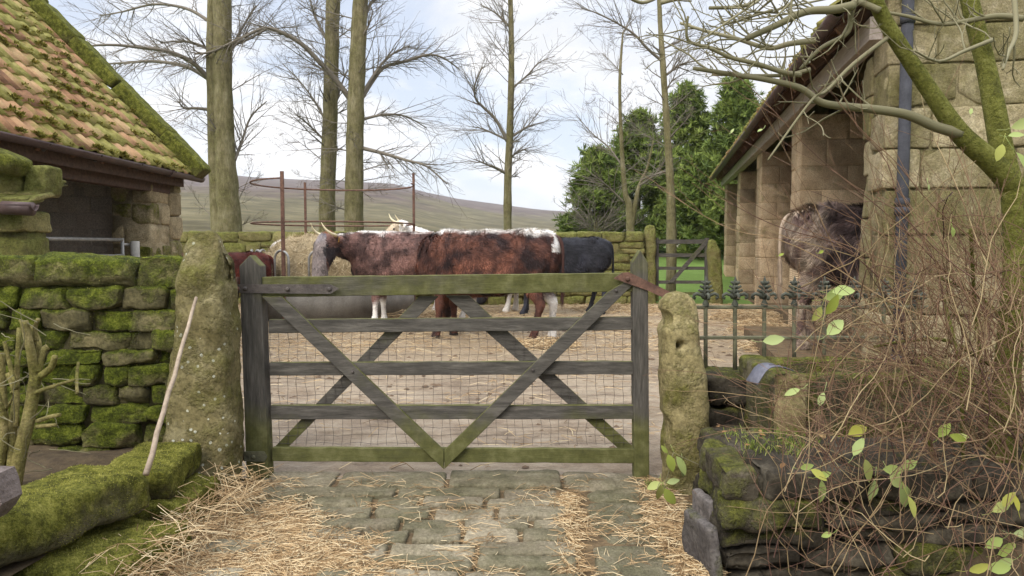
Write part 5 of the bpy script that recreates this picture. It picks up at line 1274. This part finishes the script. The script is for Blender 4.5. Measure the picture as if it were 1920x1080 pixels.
def cow(loc, rz, sc, label, colf, head='down', legs=(0, 0, 0, 0), turn=0, furn=14000, horns=True, seed=1, flen=.05, tagc=None, group='cattle in the yard', name='cow', hornup=1):
    random.seed(seed); rt = root(name, loc, label, 'cow', group, rz)
    vs, fs, hv = cow_body(head, legs, turn)
    for i, v in enumerate(vs):
        n_ = fn(v+Vector((seed*3, 0, 0)), 5, 3)*.010; vs[i] = Vector((v.x, v.y*(1+n_), v.z+n_))
    A = [tuple(v*sc) for v in vs]
    mb = MB(); mb.c = []; mb.v = A; mb.f = fs; mb.t = [.5]*len(fs); mb.m = [.5]*len(fs)
    for f in fs:
        c = sum((vs[i] for i in f), Vector())/len(f); mb.c.append(colf(c))
    body = mb.build('body', M['coat'], rt)
    fb = MB(); fb.c = []
    P, Nn = sample(A, fs, furn)
    for p, q in zip(P, Nn):
        v = Vector(p)/sc; q = Vector(q); p = Vector(p)
        d = Vector((-.5, 0, -.8))+Vector((fn(v, 3, 2), fn(v+Vector((9, 0, 0)), 3, 2), fn(v+Vector((0, 9, 0)), 3, 2)))*1.6; d = d-q*d.dot(q); d = (d.normalized()+q*rnd(.15, .7)+Vector((rnd(-.3, .3), rnd(-.3, .3), rnd(-.3, .3)))).normalized()
        s = d.cross(q)
        if s.length < 1e-4: continue
        L_ = flen*rnd(.5, 1.2)*(1 if v.z > .55 else .45); s = s.normalized()*.006; c = colf(v); f_ = rnd(.55, 1.45)*(1+.9*fn(v, 7, 3)); fb.col = tuple(min(.9, x*f_) for x in c[:3]); fb.add([p-s-q*.004, p+s-q*.004, p+d*L_], [(0, 1, 2)])
    tag(fb.build('coat', M['coat'], rt, smooth=False), kind='stuff')
    T = hv['T']; px, pz = hv['poll']; hd = hv['hd']
    if horns:
        for s in (1, -1):
            h = MB(); pts = [T(px+.0, s*.07, pz+.02), T(px+.04, s*.16, pz+.03), T(px+.12, s*.22, pz+.05), T(px+.20, s*.22, pz+.11*hornup), T(px+.25, s*.19, pz+.20*hornup)]
            P_, Rr = along([p*sc for p in pts], [.032, .03, .024, .016, .004], 4); h.tube(P_, Rr, 8); h.build('horn', M['horn'], rt)
    for s in (1, -1):
        e = MB(); c = T(hd[2][0]+.02, s*(hd[2][1]*0+.120), hd[2][1]+.04)*sc; e.tube([c-Vector((0, 0, .02)), c-Vector((0, 0, .008)), c+Vector((0, 0, .008)), c+Vector((0, 0, .02))], [.004, .02, .02, .004], 8); e.build('eye', M['eye'], rt)
    t = MB(); t.c = []; pts = [Vector((-.86, 0, 1.29)), Vector((-.97, 0, 1.265)), Vector((-1.03, 0, 1.15)), Vector((-1.04, .02, .85)), Vector((-1.03, .03, .6))]
    P_, Rr = along([p*sc for p in pts], [.04, .035, .025, .018, .02], 5); t.col = colf(Vector((-1.0, 0, .95))); t.tube(P_, Rr, 8)
    for k in range(160):
        p = P_[-1-(k % 8)]; d = Vector((rnd(-.2, .2), rnd(-.2, .2), -1)); s = Vector((.005, .005, 0)); t.add([p-s, p+s, p+d*rnd(.1, .28)], [(0, 1, 2)])
    t.build('tail', M['coat'], rt)
    if tagc:
        for s in (1, -1): g = MB(); c = T(px-.04, s*.22, pz-.02)*sc; g.beam(c+Vector((.03, 0, .03)), c+Vector((.04, 0, -.05)), .05, .006); g.build('ear_tag', M['yellow'], rt, smooth=False)
    return rt
def lin(*c): return srgb(*c)[:3]
def mixc(a, b, t): t = max(0, min(1, t)); return tuple(x+(y-x)*t for x, y in zip(a, b))
RED = lin(86, 54, 46); DRED = lin(44, 31, 30); LRED = lin(104, 66, 52); WH = lin(226, 220, 212); ROAN = lin(104, 74, 66); GREY = lin(146, 134, 130); BLK = lin(34, 34, 38)
def colB(v):
    c = mixc(DRED, LRED, .5+1.0*fn(v, 5, 5)); e = .03*fn(v, 9, 3)
    top = (v.z+e-(1.315-.10*max(0, -v.x-.5)))/.06; 
    if abs(v.y) < .26: c = mixc(c, WH, top)
    if v.x < -.93+e and v.z > 1.1: c = WH
    if v.z < .62 and (v.y < 0) and v.x < 0: c = mixc(c, WH, (.62-v.z)*8)
    if v.z < .05: c = lin(60, 52, 48)
    return c
def colA(v):
    c = mixc(lin(66, 48, 44), lin(120, 90, 82), .45+1.5*fn(v, 5, 5)); e = .05*fn(v, 6, 3)
    c = mixc(c, lin(140, 92, 68), (.3-v.x)*1.2*(fn(v+Vector((5, 0, 0)), 1.5, 2)+.4))
    c = mixc(c, WH, (v.z+e-1.33)/.06)
    if v.x > 1.13 and v.z < 1.38: c = mixc(GREY, lin(84, 84, 92), .3+1.2*fn(v, 5, 3)+(1.05-v.z)*.2); 
    if 1.0 < v.x+ (1.2-v.z)*.35 < 1.20 and v.z < 1.15: c = mixc(c, BLK, .8)
    if v.z > 1.34 and v.x > 1.05: c = lin(110, 70, 40)
    if v.z < .42: c = mixc(c, WH, (.42-v.z)*12+e*10)
    if v.z < .05: c = lin(60, 52, 48)
    return c
def colE(v):
    return mixc(BLK, lin(58, 58, 66), .25+.8*fn(v, 3, 3))
def colC(v):
    c = mixc(RED, LRED, .4+fn(v, 2.5, 3)); 
    if v.z > 1.3: c = WH
    if v.x > 1.2: c = mixc(lin(176, 150, 110), WH, .3)
    if v.z < .62+.12*fn(v, 4, 2): c = WH if (v.y*v.x > 0 or v.z < .4) else c
    return c
def colD(v): return mixc(lin(128, 116, 110), WH, .5+1.4*fn(v, 3, 4)+(v.z-1.0)*1.2)
def colF(v): return mixc(lin(66, 26, 20), lin(98, 44, 32), .5+fn(v, 3, 3))
def colG(v):
    c = mixc(lin(52, 40, 38), lin(112, 96, 90), .35+1.5*fn(v, 3.5, 4)+(v.z-1.15)*1.5)
    pale = mixc(lin(172, 154, 134), lin(88, 70, 64), .35+1.8*fn(v, 7, 3))
    return mixc(c, pale, (-.60-v.x)*6+.4*fn(v, 3, 2))
PI = math.pi
cow((-.42, 10.75, 0), PI-R(18), 1.145, 'shaggy red brown cow with a white back, broadside and nearest behind the gate', colB, 'low', (.05, -.06, .06, -.10), turn=R(-75), furn=42000, seed=2, flen=.055)
cow((-1.62, 12.3, 0), PI, 1.15, 'roan cow with grey face and pale horn eating at the feeder', colA, 'down', (.04, -.05, .1, -.05), turn=R(36), furn=36000, seed=3, flen=.04, tagc=1)
cow((.86, 14.6, 0), PI+R(8), 1.1, 'black cow with its rump to the right, against the field wall', colE, 'low', (.1, 0, -.05, .12), turn=R(-30), furn=20000, horns=False, seed=4, flen=.06)
cow((-.9, 15.2, 0), PI-R(2), 1.15, 'cow behind the others with only horn, brow and pale legs showing', colC, 'up', (.05, -.05, .08, -.08), turn=R(-5), furn=12000, seed=5)
cow((-4.1, 16.25, 0), R(5), 1.08, 'white backed roan cow behind the left side of the hay feeder', colD, 'low', (.05, -.05, .08, -.08), furn=12000, seed=6)
cow((-5.0, 12.6, 0), R(200), .90, 'dark red cow glimpsed between barn pier and lichened gatepost', colF, 'low', (.05, -.05, .08, -.08), furn=12000, horns=False, seed=7)
cow((4.32, 8.35, .16), R(-20), 1.2, 'shaggy roan cow standing in the cart shed with its pale spotted rump outward', colG, 'down', (0, 0, .06, -.06), furn=52000, seed=8, flen=.095)
# ------------------------------------------------------------------ haze
mb = MB(); mb.box((-5000, -60, -40), (5000, 2500, 175)); hz = mb.build('haze', M['iron'], smooth=False)
hm = bpy.data.materials.new('haze_air'); hm.use_nodes = True; hn = hm.node_tree.nodes; hn.remove(hn['Principled BSDF'])
pv = hn.new('ShaderNodeVolumePrincipled'); pv.inputs['Color'].default_value = (.93, .93, .95, 1); pv.inputs['Density'].default_value = .00022
hm.node_tree.links.new(pv.outputs[0], hn['Material Output'].inputs['Volume']); hz.data.materials.clear(); hz.data.materials.append(hm); tag(hz, kind='stuff')
